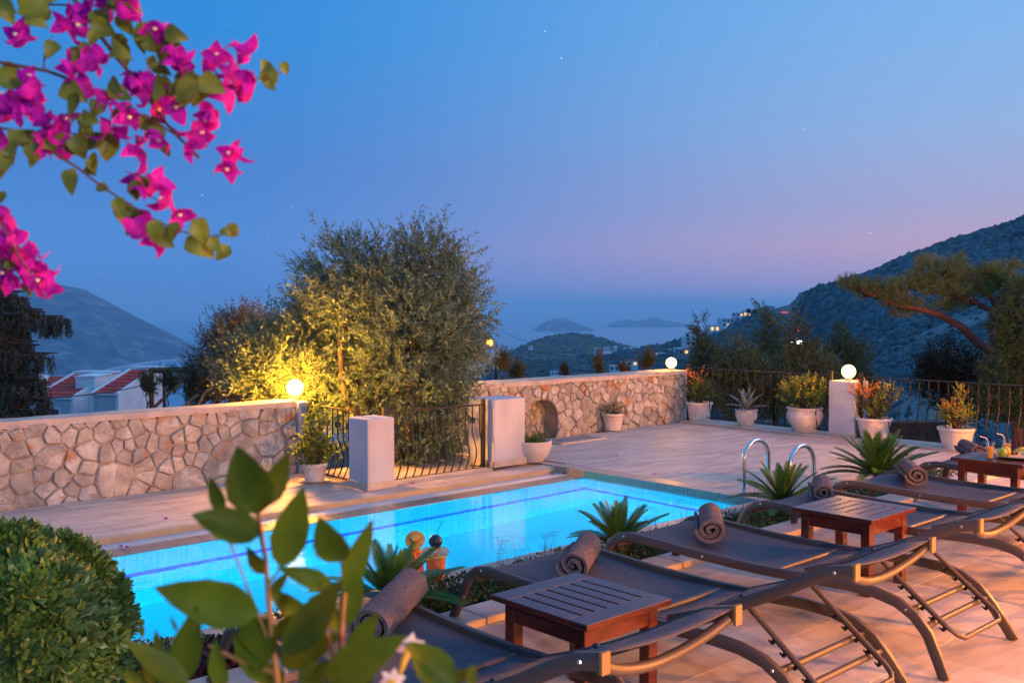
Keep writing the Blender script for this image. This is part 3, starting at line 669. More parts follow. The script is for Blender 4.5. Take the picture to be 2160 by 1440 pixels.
for k, (a, lb) in enumerate(((0, 'front'), (.3, 'back'))):
    pts = [np.array([8.93, 3.22+.05*k, .545])+RT*(-.02+.17*u)+FW*(.04*k)+UP*(.03*math.sin(math.pi*u)+.008*k) for u in [i/8 for i in range(9)]]
    tag(MB().tube(pts, [.005, .013, .017, .018, .018, .017, .015, .009, .004], 8).build('banana', m_ban, sm=60), 'ripe banana on the fruit tray, %s of two' % lb, 'banana', 'bananas on the tray')
gp = empty('grape_bunch', (9.02, 3.34, .53), label='small bunch of dark red grapes on the fruit tray', cat='grapes')
gm = MB().lathe([(max(.0005, .011*math.sin(math.pi*i/8)), -.011*math.cos(math.pi*i/8)) for i in range(9)], 10).mesh('grape', M('red grape', (.12, .02, .03), .25), 60)
for k in range(16): inst('grape', gm, gp, (random.uniform(-.04, .04), random.uniform(-.03, .03), random.uniform(0, .04)))

# ================================================================== POTS AND PLANTS
def pot(px, py, z, prof, label, saucer=0, cat='pot plant', leafs=None, h=None):
    p = at(px, py, z); t = empty('potted_plant', (p[0], p[1], z), random.uniform(0, 6), label, cat)
    zb = .015 if saucer else 0
    MB().lathe([(r, zz+zb) for r, zz in prof], 32).build('pot', m_pot, t, sm=40)
    ri = prof[-1][0]; MB().lathe([(0, h+zb-.03), (ri+.0, h+zb-.035)], 24).build('soil', m_soil, t)
    if saucer: MB().lathe([(0, 0), (saucer*.8, 0), (saucer, .022), (saucer*.96, .022), (saucer*.8, .008), (0, .008)], 28).build('saucer', m_pot, t, sm=40)
    return t
def straight(rt, rb, h): return [(0, 0), (rb*.96, 0), (rb, .012), (rb+(rt-rb)*.25, h*.28), (rb+(rt-rb)*.26, h*.30), (rb+(rt-rb)*.5, h*.55), (rb+(rt-rb)*.52, h*.57), (rt*.93, h-.05), (rt*.98, h-.045), (rt*1.03, h-.03), (rt*1.03, h-.01), (rt, h), (rt*.95, h), (rt*.9, h-.05)]
def belly(rt, rb, h, rm=1.06): return [(0, 0), (rb, 0), (rb*1.05, .01), (rt*.80, h*.28), (rt*rm*.95, h*.52), (rt*rm, h*.70), (rt*.97, h*.86), (rt*.95, h*.9), (rt*1.04, h*.93), (rt*1.05, h*.985), (rt, h), (rt*.95, h), (rt*.9, h-.04)]
def stems_leaves(t, z0, spec, seed, stem_m=None):
    # spec: list of (n twigs, ellipsoid centre, radii, leaf L, leaf W, leaves per twig, twig length, material, name)
    r = np.random.default_rng(seed); mb = MB()
    for (n, c, q, L, Wd, nl, tl, m, nm) in spec:
        p, u = inell(n, [(np.array(c)+np.array([0, 0, z0]), q)], r, .2); d = unit(u*np.array([1, 1, .6])+np.array([0, 0, .7]))
        V, F = sprigs(p-d*tl*.5, d, tl, nl, L, Wd, .8, r=r); o = put(nm, V, F, m, t); o['kind'] = 'stuff'
        for k in range(0, n, max(1, n//14)):
            e = p[k]; a = np.array([r.uniform(-.04, .04), r.uniform(-.04, .04), z0-.03]); mb.tube([a, a*.45+e*.55+np.array([0, 0, .03]), e], [.007, .005, .002], 5)
    mb.build('stem', stem_m or m_bark, t, sm=60)
pA = pot(1475, 891, 0, straight(.205, .155, .33), 'rose with reddish tips in a white pot at the stone wall corner', h=.33)
stems_leaves(pA, .33, [(80, (0, 0, .18), (.24, .24, .20), .055, .028, 9, .13, m_green, 'foliage'), (26, (.03, .02, .40), (.20, .20, .17), .05, .022, 8, .12, m_orange, 'young_foliage')], 11)
pC = pot(1697, 914, 0, belly(.245, .15, .37), 'yellow-green shrub in a large bulbous white pot left of the lamp pillar', .2, h=.37)
stems_leaves(pC, .38, [(110, (0, 0, .19), (.37, .37, .20), .065, .032, 10, .15, m_green, 'foliage'), (80, (0, 0, .31), (.35, .35, .17), .065, .032, 9, .14, m_yellow, 'young_foliage')], 12)
pD = pot(1843, 931, 0, straight(.235, .165, .33), 'rose with orange young leaves and one red bloom, right of the lamp pillar', h=.33)
stems_leaves(pD, .33, [(80, (0, 0, .16), (.20, .20, .19), .06, .03, 9, .14, m_green, 'foliage'), (40, tuple(RT*.2+UP*.36), (.16, .15, .15), .052, .026, 8, .12, m_yellow, 'young_foliage'), (46, tuple(RT*-.14+UP*.38), (.24, .2, .12), .052, .025, 8, .12, m_orange, 'orange_foliage')], 13)
pD.rotation_euler = (0, 0, 0)
mb = MB(); c = RT*-.03+FW*-.05+UP*.62
for k in range(14): a = k*2.4; d = np.array([math.cos(a), math.sin(a), .6])*.02; mb.tube([c+d*.2, c+d, c+d*1.5], [.014, .016, .003], 5)
mb.build('rose_bloom', m_redfl, pD, sm=60)
pE = pot(2017, 950, 0, straight(.225, .155, .30), 'orange-flowered bush in a white pot beside the farthest lounger', h=.30)
stems_leaves(pE, .31, [(100, (0, 0, .17), (.22, .22, .17), .055, .028, 9, .12, m_yellow, 'foliage'), (22, tuple(RT*.05+UP*.43), (.08, .08, .14), .045, .02, 8, .1, m_yellow, 'upright_shoot'), (18, tuple(RT*-.1+UP*.26), (.13, .13, .08), .04, .022, 8, .08, m_orange, 'orange_bloom')], 14)
pE.rotation_euler = (0, 0, 0)
pF = pot(1293, 908, 0, straight(.17, .12, .25), 'low domed succulent in a pale pot on a saucer against the stone wall', .155, h=.25)
stems_leaves(pF, .24, [(150, (0, 0, .07), (.21, .21, .13), .032, .018, 8, .07, m_suc, 'foliage')], 15)
pG = pot(1121, 972, 0, [(0, 0), (.13, 0), (.19, .06), (.235, .16), (.245, .25), (.235, .25), (.22, .2)], 'white bowl planter with low bright greens beside the white pillar', h=.25, cat='bowl planter')
stems_leaves(pG, .24, [(120, (0, 0, .03), (.2, .2, .06), .035, .022, 8, .06, m_green, 'foliage'), (14, tuple(FW*-.24+UP*-.2), (.08, .08, .04), .035, .022, 8, .06, m_green, 'trailing_foliage')], 16)
pH = pot(664, 1016, -.03, straight(.135, .10, .19), 'tall leafy shrub in a white pot at the end of the left stone wall', .165, h=.19)
stems_leaves(pH, .18, [(100, (0, 0, .16), (.2, .2, .18), .075, .045, 7, .12, m_green, 'foliage'), (40, (0, 0, .45), (.14, .14, .22), .07, .04, 7, .12, m_green, 'upper_foliage')], 17)
# agave
def blade_mesh(name, L, Wd, m, curl, n=8, thick=.006, ser=0):
    vs = []; f = []
    for i in range(n+1):
        u = i/n; w = Wd*.5*(1-u)**.6*(.75+.9*u*(1-u)*1.6) if i < n else .001; ang = curl*u*u; x = L*(u-.12*curl*u*u*.5); z = -L*curl*.42*u*u
        vs += [(x, -w, z+w*.35), (x, 0, z-w*.15), (x, w, z+w*.35), (x, 0, z-w*.15-thick*(1-u))]
    for i in range(n): a = i*4; b_ = a+4; f += [(a, a+1, b_+1, b_), (a+1, a+2, b_+2, b_+1), (a, b_, b_+3, a+3), (a+3, b_+3, b_+2, a+2)]
    return MB().add(vs, f).mesh(name, m, 50)
pB = pot(1574, 902, 0, belly(.165, .10, .27, 1.0), 'blue-green agave in a small white pot on a saucer', .15, h=.27)
am = [blade_mesh('leaf', .38, .12, m_agave, c) for c in (.15, .5, .95)]
pB.rotation_euler = (0, 0, 0)
for k in range(13):
    a = k*2.399; el = R(78-k*4.6); M4 = Matrix.Translation((0, 0, .27)) @ Matrix.Rotation(a, 4, 'Z') @ Matrix.Rotation(-el, 4, 'Y')
    inst('leaf', am[0 if k < 5 else (1 if k < 9 else 2)], pB, mat4=M4)

# ------------------------------------------------------------------ cycads
def frond_mesh(L, n, ll, curl, seed):
    r = np.random.default_rng(seed); mb = MB(); pts = []
    for i in range(13): u = i/12; pts.append((L*(u-.18*curl*u**2), 0, -L*curl*.45*u**2.0))
    mb.tube(pts, [.006*(1-.75*i/12) for i in range(13)], 5)
    for i in range(n):
        u = .14+.86*i/(n-1); x = L*(u-.18*curl*u**2); z = -L*curl*.45*u**2; l = ll*math.sin(math.pi*(.12+.80*u))**.7*r.uniform(.9, 1.05); fw = .55+.5*u
        tx = 1-.36*curl*u; tz = -curl*.9*u; nl = math.hypot(tx, tz); tx /= nl; tz /= nl
        for s in (-1, 1):
            d = np.array([tx*fw*1.0, s*.85, tz*fw*1.0+.42]); d /= np.linalg.norm(d); b_ = np.array([x, 0, z]); w = np.array([tx, 0, tz])*.0078
            tip = b_+d*l+np.array([0, 0, -l*.2]); mid = b_+d*l*.55; w = w*1.0
            mb.add([b_-w, b_+w, mid+w, tip, mid-w], [(0, 1, 2, 4), (4, 2, 3)])
    return mb.mesh('frond', m_cycad, 60)
FM = [frond_mesh(1, 50, .19, c, i) for i, c in enumerate((.15, .45, .8))]
def cycad(x, y, z, L, n, label, seed, spread=1.0, flat=0.):
    r = random.Random(seed); t = empty('cycad', (x, y, z), 0, label, 'cycad', 'cycads in the planting bed')
    MB().lathe([(0, -.05), (.055, -.05), (.06, .04), (.04, .09), (0, .1)], 12).build('trunk', m_bark, t)
    for k in range(n):
        a = k*2.399+r.uniform(-.2, .2); fr = k/n; el = R(84-(52+flat)*fr*spread+r.uniform(-5, 5)); s = L*(.75+.35*min(1, fr*1.5))*r.uniform(.9, 1.08)
        M4 = Matrix.Translation((0, 0, .07)) @ Matrix.Rotation(a, 4, 'Z') @ Matrix.Rotation(-el, 4, 'Y') @ Matrix.Rotation(r.uniform(-.3, .3), 4, 'X') @ Matrix.Scale(s, 4)
        inst('frond', FM[0 if fr < .35 else (1 if fr < .75 else 2)], t, mat4=M4)
cycad(3.30, 4.66, 0, .45, 28, 'dark cycad behind the foreground leaves, beside the two garden figures', 1, 1.15, 8)
cycad(5.30, 4.66, 0, .42, 28, 'cycad in front of the pool water, behind the second rolled towel', 2, 1.1)
cycad(7.55, 4.72, 0, .46, 26, 'cycad just in front of the pool ladder', 3, 1.15, 4)
cycad(9.45, 4.80, 0, .58, 42, 'largest and bushiest cycad, behind the fifth lounger', 4, 1.1, 6)

# ------------------------------------------------------------------ clipped bush and ground cover
def bush():
    t = empty('clipped_bush', (1.45, 4.60, 0), label='large clipped round evergreen bush at the lower left corner of the pool', cat='bush')
    r = np.random.default_rng(5); c0 = P(8, 1362, 4.15)-np.array([1.45, 4.60, 0]); q = np.array([.465, .465, .475]); 
    n = 4200; u = unit(r.normal(size=(n, 3))); k = 1+.05*np.sin(u[:, 0]*7+1)+.06*np.sin(u[:, 1]*8+2)+.05*np.sin(u[:, 2]*11)+.05*(r.random(n) < .06)
    p = c0+u*q*k[:, None]*r.uniform(.86, 1.0, (n, 1))
    dirs = unit(u+r.normal(size=(n, 3))*.3+np.array([0, 0, .25]))
    # one rosette: nine obovate leaves round a shoot
    def ros(seed):
        rr = np.random.default_rng(seed); mb = MB()
        for i in range(10):
            a = i*2.399; el = .25+.95*(i/10); L = .060*rr.uniform(.8, 1.15); d = np.array([math.cos(a)*math.cos(el), math.sin(a)*math.cos(el), math.sin(el)]); s = np.array([-math.sin(a), math.cos(a), 0]); nn = np.cross(d, s)
            w = L*.19; b_ = d*.006
            mb.add([b_, b_+d*L*.4+s*w*.7-nn*w*.25, b_+d*L*.78+s*w-nn*w*.3, b_+d*L-nn*w*.0, b_+d*L*.78-s*w-nn*w*.3, b_+d*L*.4-s*w*.7-nn*w*.25, b_+d*L*.55], [(0, 1, 2, 6), (6, 2, 3), (6, 3, 4), (0, 6, 4, 5)])
        return mb
    rs = [ros(i) for i in range(4)]; ms = [x.mesh('leaf_rosette', m_box, 60) for x in rs]
    cam_d = unit(np.array([0, 0, HC])-(np.array([1.45, 4.6, 0])+p)); facing = (u*cam_d).sum(1); order = np.argsort(-facing+ r.uniform(0, .5, n))
    Vs = []; Fs = []; off = 0; first = set(order[:290].tolist())
    rv = [np.array(x.v) for x in rs]
    for i in range(n):
        z = Vector(dirs[i]); M3 = z.to_track_quat('Z', 'Y').to_matrix() @ Matrix.Rotation(float(r.uniform(0, 6.28)), 3, 'Z'); s = float(r.uniform(.75, 1.2))
        if i in first: inst('leaf_rosette', ms[i % 4], t, mat4=Matrix.Translation(p[i]) @ M3.to_4x4() @ Matrix.Scale(s, 4))
        else:
            Vs += [tuple(x) for x in (rv[i % 4] @ np.array(M3).T)*s+p[i]]; Fs += [tuple(a+off for a in f) for f in rs[i % 4].f]; off += len(rv[i % 4])
    tag(MB().add(Vs, Fs).build('foliage', m_box, t), kind='stuff')
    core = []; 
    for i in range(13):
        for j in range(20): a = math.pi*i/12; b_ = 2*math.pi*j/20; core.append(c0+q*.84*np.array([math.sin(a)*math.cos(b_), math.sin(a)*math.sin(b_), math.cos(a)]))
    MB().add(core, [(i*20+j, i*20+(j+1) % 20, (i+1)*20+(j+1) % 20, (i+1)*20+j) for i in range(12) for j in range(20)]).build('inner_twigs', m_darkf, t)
    MB().tube([(0, 0, -.02), (c0[0]*.5, c0[1]*.5, c0[2]*.5), tuple(c0)], [.04, .03, .02], 8).build('trunk', m_bark, t)
bush()
r3 = np.random.default_rng(31)
def cover(name, x0, x1, n, label, h=.10, m=None, L=.03, y0=4.46, y1=4.9):
    p = np.stack([r3.uniform(x0, x1, n), r3.uniform(y0, y1, n), np.zeros(n)], 1); hump = .4+.6*np.abs(np.sin(p[:, 0]*3.1+p[:, 1]*5)); p[:, 2] = r3.uniform(-.01, 1, n)*h*hump
    d = unit(r3.normal(size=(n, 3))+np.array([0, 0, .8])); V, F = leaves(p, d, L*r3.uniform(.7, 1.2, n), L*.55*r3.uniform(.7, 1.2, n), r=r3); o = put(name, V, F, m or m_gcover); tag(o, label, 'ground cover', kind='stuff'); return o
cover('ground_cover', 2.95, 5.2, 7000, 'low green ground cover between the pool coping and the kerb slabs')
cover('ground_cover', 5.2, 10.6, 9000, 'low green ground cover in the far part of the planting bed', .09)
cover('ground_cover', 1.6, 2.95, 7000, 'low green ground cover beside the clipped bush', .13)
cover('purple_ground_cover', 1.9, 2.35, 700, 'purple-leaved plant in the bed beside the clipped bush', .13, leafmat('purple leaf', (.06, .015, .06), (.04, .01, .03), .2), .06, 4.44, 4.62)
def weeds(x0, x1, n, label):
    mb = MB()
    for k in range(n):
        x = random.uniform(x0, x1); y = random.uniform(4.85, 4.93); h = random.uniform(.12, .26); dx, dy = random.uniform(-.06, .06), random.uniform(-.04, .04)
        top = np.array([x+dx, y+dy, h]); mb.tube([(x, y, 0), (x+dx*.3, y+dy*.3, h*.6), top], [.0018, .0014, .001], 3)
        for q in range(4): a = q*1.6+k; mb.tube([top, top+np.array([math.cos(a)*.05, math.sin(a)*.05, .012])], .001, 3)
    tag(mb.build('grass_tuft', M('grey weed', (.09, .08, .07), .8)), label, 'weeds', kind='stuff')
weeds(4.3, 5.0, 16, 'thin star-headed grass stalks by the pool coping, left tuft'); weeds(5.7, 6.4, 12, 'thin star-headed grass stalks by the pool coping, middle tuft'); weeds(6.9, 7.5, 20, 'dry grass stalks at the pool corner')

# ------------------------------------------------------------------ two garden figures
fg = empty('garden_figure', (3.72, 5.0, .0), label='painted garden figure with a round straw hat, orange scarf and red coat', cat='garden figure')
m_straw = M('straw hat', (.55, .3, .06), .6, col2=(.4, .2, .04), scale=30); m_scarf = M('orange scarf', (.7, .2, .03), .6); m_red = M('red paint', (.45, .04, .02), .45); m_orp = M('orange paint', (.6, .12, .02), .45, col2=(.45, .07, .015), scale=6)
MB().lathe([(0, 0), (.055, 0), (.065, .1), (.05, .2), (.03, .26), (0, .265)], 20).build('coat', m_red, fg, sm=50)
MB().lathe([(max(.001, .034*math.sin(math.pi*i/8)), .29-.034*math.cos(math.pi*i/8)) for i in range(9)], 16).build('head', M('skin paint', (.55, .33, .2), .6), fg, sm=60)
hat = MB().lathe([(0, .045), (.03, .042), (.036, .02), (.038, .004), (.076, .0), (.078, -.006), (.03, -.004)], 24).build('hat', m_straw, fg, sm=40); MB().lathe([(.0385, .006), (.0395, .016), (.037, .02)], 24).build('hat_band', m_red, hat)
hat.matrix_local = Matrix.Translation((-.01, -.02, .335)) @ Vector(tuple(-FW*.75+UP*.6)).to_track_quat('Z', 'Y').to_matrix().to_4x4() @ Matrix.Scale(.82, 4)
mb = MB(); mb.tube([(.04*math.cos(a), .04*math.sin(a), .255+.006*math.sin(3*a)) for a in [2*math.pi*i/16 for i in range(17)]], .012, 6); c = -FW*.05
for s in (-1, 0, 1): mb.tube([c+UP*.25, c*1.3+RT*.02*s+UP*.19, c*1.4+RT*.03*s+UP*.13], [.012, .011, .004], 5)
mb.build('scarf', m_scarf, fg, sm=60)
f2 = empty('garden_figure', (3.93, 5.05, .0), label='painted garden figure with a dark round head, pale leaf collar and orange pot body', cat='garden figure')
MB().lathe([(0, 0), (.055, 0), (.068, .17), (.062, .18), (.03, .19), (0, .19)], 20).build('pot_body', m_orp, f2, sm=40)
MB().lathe([(.069, .165), (.072, .178), (.06, .19), (.05, .185)], 20).build('pot_rim', m_straw, f2, sm=40)
MB().lathe([(max(.001, .046*math.sin(math.pi*i/10)), .275-.046*math.cos(math.pi*i/10)) for i in range(11)], 18).build('head', M('dark blue paint', (.02, .022, .035), .35), f2, sm=60)
mb = MB()
for s in (-1, 1):
    for (dx, dz, w) in ((.05, .0, .035), (.035, -.035, .028)):
        c = RT*s*dx+UP*(.21+dz)-FW*.02; ring = [c+(RT*s*math.cos(a)*w*1.2+UP*math.sin(a)*w) for a in [2*math.pi*i/12 for i in range(12)]]
        mb.add([c-FW*.008]+ring+[x+FW*.006 for x in ring], [(0, i+1, (i+1) % 12+1) for i in range(12)]+[(i+1, i+13, (i+1) % 12+13, (i+1) % 12+1) for i in range(12)])
mb.build('leaf_collar', M('pale green paint', (.42, .5, .42), .5), f2)
mb = MB(); mb.tube([(.03*math.cos(a), .03*math.sin(a), .225) for a in [2*math.pi*i/12 for i in range(13)]], .009, 6); mb.build('bow', m_scarf, f2, sm=60)
MB().tube([UP*.31+RT*.01, UP*.36+RT*.02, UP*.41+RT*.045], .002, 4).build('feeler', m_iron, f2)

# fallen bougainvillea petals and leaves
m_brac = M('bougainvillea bract', (.60, .015, .44), .65, col2=(.36, .008, .34), scale=45, per=.32, transl=.5, spec=.2)
mb = MB()
for (px, py, z) in ((1165, 1000, -.07), (1190, 998, -.07), (1195, 996, -.07), (1205, 995, -.07), (520, 1010, -.028), (503, 1052, -.028), (350, 1093, -.028), (268, 1153, -.07), (255, 1152, -.07), (870, 1018, -.028), (780, 1105, -.07), (1380, 1000, .002), (1300, 960, .002)):
    p = at(px, py, z); s = .022; mb.add([p+np.array([-s, 0, .004]), p+np.array([0, -s, .0]), p+np.array([s, 0, .006]), p+np.array([0, s, .002]), p+np.array([0, 0, .012])], [(0, 1, 4), (1, 2, 4), (2, 3, 4), (3, 0, 4)])
tag(mb.build('fallen_petals', m_brac), 'scattered fallen bougainvillea petals on the coping and paving', 'petals', kind='stuff')
# ================================================================== TREES
def limbs(base, targets, r0, rr, sag=.0, n=6):
    mb = MB()
    for t in targets:
        b = np.array(base, float); t = np.array(t, float); pts = []; off = rr.normal(size=3)*np.linalg.norm(t-b)*.10
        for i in range(n+1):
            u = i/n; pts.append(b*(1-u)+t*u+off*math.sin(math.pi*u)+rr.normal(size=3)*.02*np.linalg.norm(t-b)*(0 < i < n)+np.array([0, 0, 1.])*sag*math.sin(math.pi*u))
        mb.tube(pts, [r0*(1-.85*i/n) for i in range(n+1)], 7)
    return mb
def ells(lst, D0):                                  # (px, py, rx px, ry px, depth offset)
    out = []
    for (x, y, rx, ry, dd) in lst:
        D = D0+dd; c = P(x, y, D); k = D/FPX; out.append((c, np.array([rx*k, rx*k*.9, ry*k])))
    return out
def leafy_tree(name, base, el, n, L, Wd, nl, tl, m, label, cat, seed, up=.5, trunk=.09, bark=None, group=None, zmin=-3, shell=.35, spread=.7):
    rr = np.random.default_rng(seed); t = empty(name, tuple(base), 0, label, cat, group); B = np.array(base, float)
    nc = max(8, n//16); cp, cu = inell(nc, el, rr, shell); k = np.repeat(np.arange(nc), 16)[:n]; cs = min(.2, float(np.mean([e[1].min() for e in el]))*.3)*rr.uniform(.6, 1.3, nc)[k][:, None]; p = cp[k]+rr.normal(size=(len(k), 3))*cs; u = unit(cu[k]+.8*unit(p-cp[k])); p -= B; n = len(k)
    d = unit(u+np.array([0, 0, up])+rr.normal(size=u.shape)*.35)
    V, F = sprigs(p-d*tl*.5, d, tl, nl, L, Wd, spread, r=rr); o = put('crown', V, F, m, t)
    tg = [e[0]-B+rr.normal(size=3)*e[1]*.2 for e in el]; fork = np.mean(tg, 0)*np.array([.25, .25, .3])
    mb = MB(); mb.tube([(0, 0, -.3), tuple(fork*.5+rr.normal(size=3)*.03), tuple(fork)], [trunk*1.25, trunk, trunk*.9], 10); mb.build('trunk', bark or m_bark, t, sm=60)
    lb = limbs(fork, tg, trunk*.55, rr)
    k = rr.choice(len(p), min(160, len(p)), replace=False)
    for i in k:
        q = tg[int(np.argmin([np.linalg.norm(p[i]-x) for x in tg]))]; lb.tube([q*.8+fork*.2, (q+p[i])*.5+rr.normal(size=3)*.05, p[i]], [.014, .009, .003], 4)
    lb.build('branch', bark or m_bark, t, sm=60); return t
ol = ells([(700, 575, 70, 80, .2), (760, 560, 70, 70, 0), (880, 560, 95, 75, .2), (940, 640, 82, 95, 0), (760, 680, 150, 115, 0), (880, 740, 140, 130, -.4), (955, 745, 68, 85, .2), (675, 650, 62, 75, .2), (800, 830, 120, 100, -.3), (930, 880, 80, 90, -.5), (880, 960, 110, 60, -.3), (690, 780, 95, 90, .1), (850, 640, 110, 90, -.2)], 12.2)
leafy_tree('olive_tree', (6.9, 9.7, -1.2), ol, 8200, .085, .023, 14, .25, m_olive, 'large grey-green olive tree behind the iron fence, lit gold on its left side', 'olive tree', 41, trunk=.13, up=.2)
ol2 = ells([(605, 750, 88, 62, 0), (560, 780, 90, 70, -.2), (640, 800, 70, 60, -.3), (575, 715, 45, 35, .2), (690, 740, 50, 60, .1)], 11.9)
leafy_tree('olive_tree', (5.3, 11.0, -1.4), ol2, 3200, .082, .022, 14, .3, m_olive, 'smaller olive tree glowing yellow right behind the left globe lamp', 'olive tree', 42, trunk=.08)
ol3 = ells([(480, 760, 70, 85, 0), (500, 700, 45, 45, .2), (440, 800, 45, 45, .3), (545, 690, 32, 26, .8), (520, 810, 60, 50, .3)], 14.5)
leafy_tree('olive_tree', (4.2, 13.3, -1.8), ol3, 2200, .08, .022, 14, .3, m_olive2, 'brownish olive tree at the far left of the olive group', 'olive tree', 43, trunk=.08)
# shrubs and saplings beyond the walls
def sapling(px, pyt, pyb, D, w, label, seed, m, n=60):
    el = ells([(px, (pyt*.6+pyb*.4), w, (pyb-pyt)*.42, 0), (px, pyt*.85+pyb*.15, w*.4, (pyb-pyt)*.2, 0)], D); b = P(px, pyb+40, D)
    return leafy_tree('sapling', tuple(b), el, n, .09, .012, 22, .3, m, label, 'sapling', seed, up=1.6, trunk=.02, shell=.1, spread=.55, group='young trees beyond the walls')
m_sap = leafmat('sapling needle', (.14, .12, .03), (.06, .08, .025), .2)
for i, (px, a, b_, D, w, lb) in enumerate(((310, 790, 850, 15, 22, 'yellowish sapling left of the black steel frame'), (352, 778, 850, 15.5, 24, 'yellowish sapling in front of the black steel frame'), (400, 795, 850, 16, 26, 'low yellowish sapling right of the black steel frame'), (1062, 745, 800, 17, 16, 'slender sapling right of the olive tree'), (1095, 770, 800, 18, 26, 'rounded green sapling behind the low end of the stone wall'), (1265, 752, 795, 19, 13, 'narrow orange-tipped sapling rising behind the middle of the stone wall'), (1365, 748, 785, 20, 14, 'narrow sapling left of the far globe lamp'), (1195, 775, 795, 21, 10, 'tiny sapling tip just showing above the stone wall'), (1320, 775, 795, 20, 9, 'smallest sapling tip between the two narrow saplings'))):
    sapling(px, a, b_, D, w, lb, 60+i, m_sap, 70)
def pine(name, base, el, n, label, seed, m=None, nl=26, L=.10, tl=.16, trunkpts=None, tr=.1, bark=None, cat='pine tree', group=None, Wd=.006):
    rr = np.random.default_rng(seed); B = np.array(base, float); t = empty(name, tuple(base), 0, label, cat, group)
    p, u = inell(n, el, rr, .3); p -= B; d = unit(u*np.array([1, 1, .5])+np.array([0, 0, .7])+rr.normal(size=u.shape)*.3)
    V, F = sprigs(p, d, tl, nl, L, Wd, .75, r=rr); put('crown', V, F, m or m_pine, t)
    tg = [e[0]-B for e in el]
    if trunkpts:
        mb = MB()
        for pts, r0, r1 in trunkpts: k = len(pts); mb.tube([np.array(q)-B for q in pts], [r0+(r1-r0)*i/(k-1) for i in range(k)], 9)
        mb.build('trunk', bark or m_redbark, t, sm=60)
    else:
        top = max(tg, key=lambda q: q[2]); MB().tube([(0, 0, -.5), tuple(np.array(top)*.5), tuple(top)], [tr, tr*.7, tr*.2], 8).build('trunk', bark or m_bark, t, sm=60)
    lb = MB(); allp = [np.array(q)-B for pts, _, _ in (trunkpts or []) for q in pts] or [np.array(top)*s for s in (.3, .5, .7, .9)]
    for i in rr.choice(len(p), min(130, len(p)), replace=False):
        q = allp[int(np.argmin([np.linalg.norm(p[i]-x) for x in allp]))]; s = np.linalg.norm(p[i]-q); lb.tube([q, (q+p[i])*.5+rr.normal(size=3)*.06*s, p[i]], [.03*tr/.1, .018*tr/.1, .005], 4)
    lb.build('branch', bark or m_bark, t, sm=60); return t
# pines behind the right-hand railing
PN = [([(1478, 710, 8, 36, 0), (1490, 770, 22, 45, 0), (1500, 810, 45, 50, 0)], 26, 'slim pine with a pointed top at the left of the pine group'),
      ([(1560, 775, 50, 35, 0), (1590, 800, 65, 50, 0), (1560, 840, 60, 50, 0), (1545, 738, 14, 25, 0)], 25, 'broad pine left of centre in the group behind the railing'),
      ([(1625, 712, 26, 40, 0), (1625, 770, 62, 55, 0), (1640, 830, 70, 60, 0), (1612, 660, 14, 20, 0)], 27, 'tallest pine in the middle of the group behind the railing'),
      ([(1690, 730, 20, 50, 0), (1700, 790, 60, 50, 0), (1720, 850, 60, 50, 0), (1655, 700, 10, 30, 0)], 24, 'thin-topped pine left of the lamp pillar'),
      ([(1770, 720, 12, 35, 0), (1775, 770, 40, 45, 0), (1810, 760, 20, 40, 0), (1790, 830, 60, 50, 0)], 28, 'airy reddish pine behind the lamp pillar')]
for i, (e, D, lb) in enumerate(PN):
    el = ells(e, D); b_ = P(e[-2][0], 900, D); pine('pine_tree', tuple(b_), el, 800, lb, 80+i, tl=.34, L=.17, Wd=.032, nl=18, m=leafmat('far pine needle', (.13, .165, .07), (.075, .11, .05), .15, scale=.6), group='pines behind the railing')
D = 21.0
tp = lambda x, y, dd=0: P(x, y, D+dd)
trunks = [([tp(2150, 950), tp(2145, 850), tp(2130, 780), tp(2100, 748), tp(2060, 720), tp(2030, 690), tp(1985, 665), tp(1945, 652), tp(1900, 645), tp(1840, 622)], .15, .035), ([tp(2140, 820), tp(2125, 720), tp(2112, 665), tp(2098, 635), tp(2085, 618), tp(2040, 600), tp(1990, 580)], .14, .03), ([tp(2115, 662), tp(2080, 650), tp(2060, 638), tp(2010, 620), tp(1960, 607)], .07, .02)]
el = ells([(1792, 598, 16, 9, 0), (1815, 608, 22, 11, 0), (1840, 618, 24, 12, .4), (1866, 607, 20, 11, 0), (1880, 632, 22, 13, 0), (1902, 655, 20, 15, .3), (1925, 648, 16, 10, .3), (1912, 606, 20, 12, 0), (1945, 588, 22, 14, 0), (1955, 560, 16, 11, 0), (1972, 612, 24, 14, -.3), (1990, 580, 22, 14, -.3), (2015, 558, 18, 12, -.3), (2012, 612, 26, 15, -.3), (2040, 590, 26, 16, 0), (2062, 615, 26, 14, 0), (2085, 575, 20, 13, 0), (2110, 590, 26, 16, 0), (2135, 565, 14, 11, 0), (2020, 645, 22, 11, .2), (1985, 650, 16, 9, .2), (2140, 612, 22, 14, 0)], D)
m_bp = leafmat('big pine needle', (.19, .27, .09), (.11, .17, .08), .15, scale=1.)
pine('pine_tree', tuple(tp(2150, 950)), el, 1700, 'large leaning red-barked pine whose limb arches left above the railing', 91, m=m_bp, trunkpts=trunks, tr=.12, tl=.2, L=.12, Wd=.015, nl=26)
el = ells([(2150, 700, 60, 60, 0), (2130, 790, 60, 50, 0), (2150, 860, 70, 40, 0), (2090, 840, 30, 40, 0), (2180, 640, 60, 50, 0), (2200, 780, 80, 100, .5)], 18.5)
pine('pine_tree', tuple(P(2170, 960, 18.5)), el, 2600, 'dense dark pine cut off by the right edge', 92, m=leafmat('near pine needle', (.06, .12, .05), (.035, .075, .035), .1), tr=.12, tl=.2, L=.13, Wd=.02, nl=22)
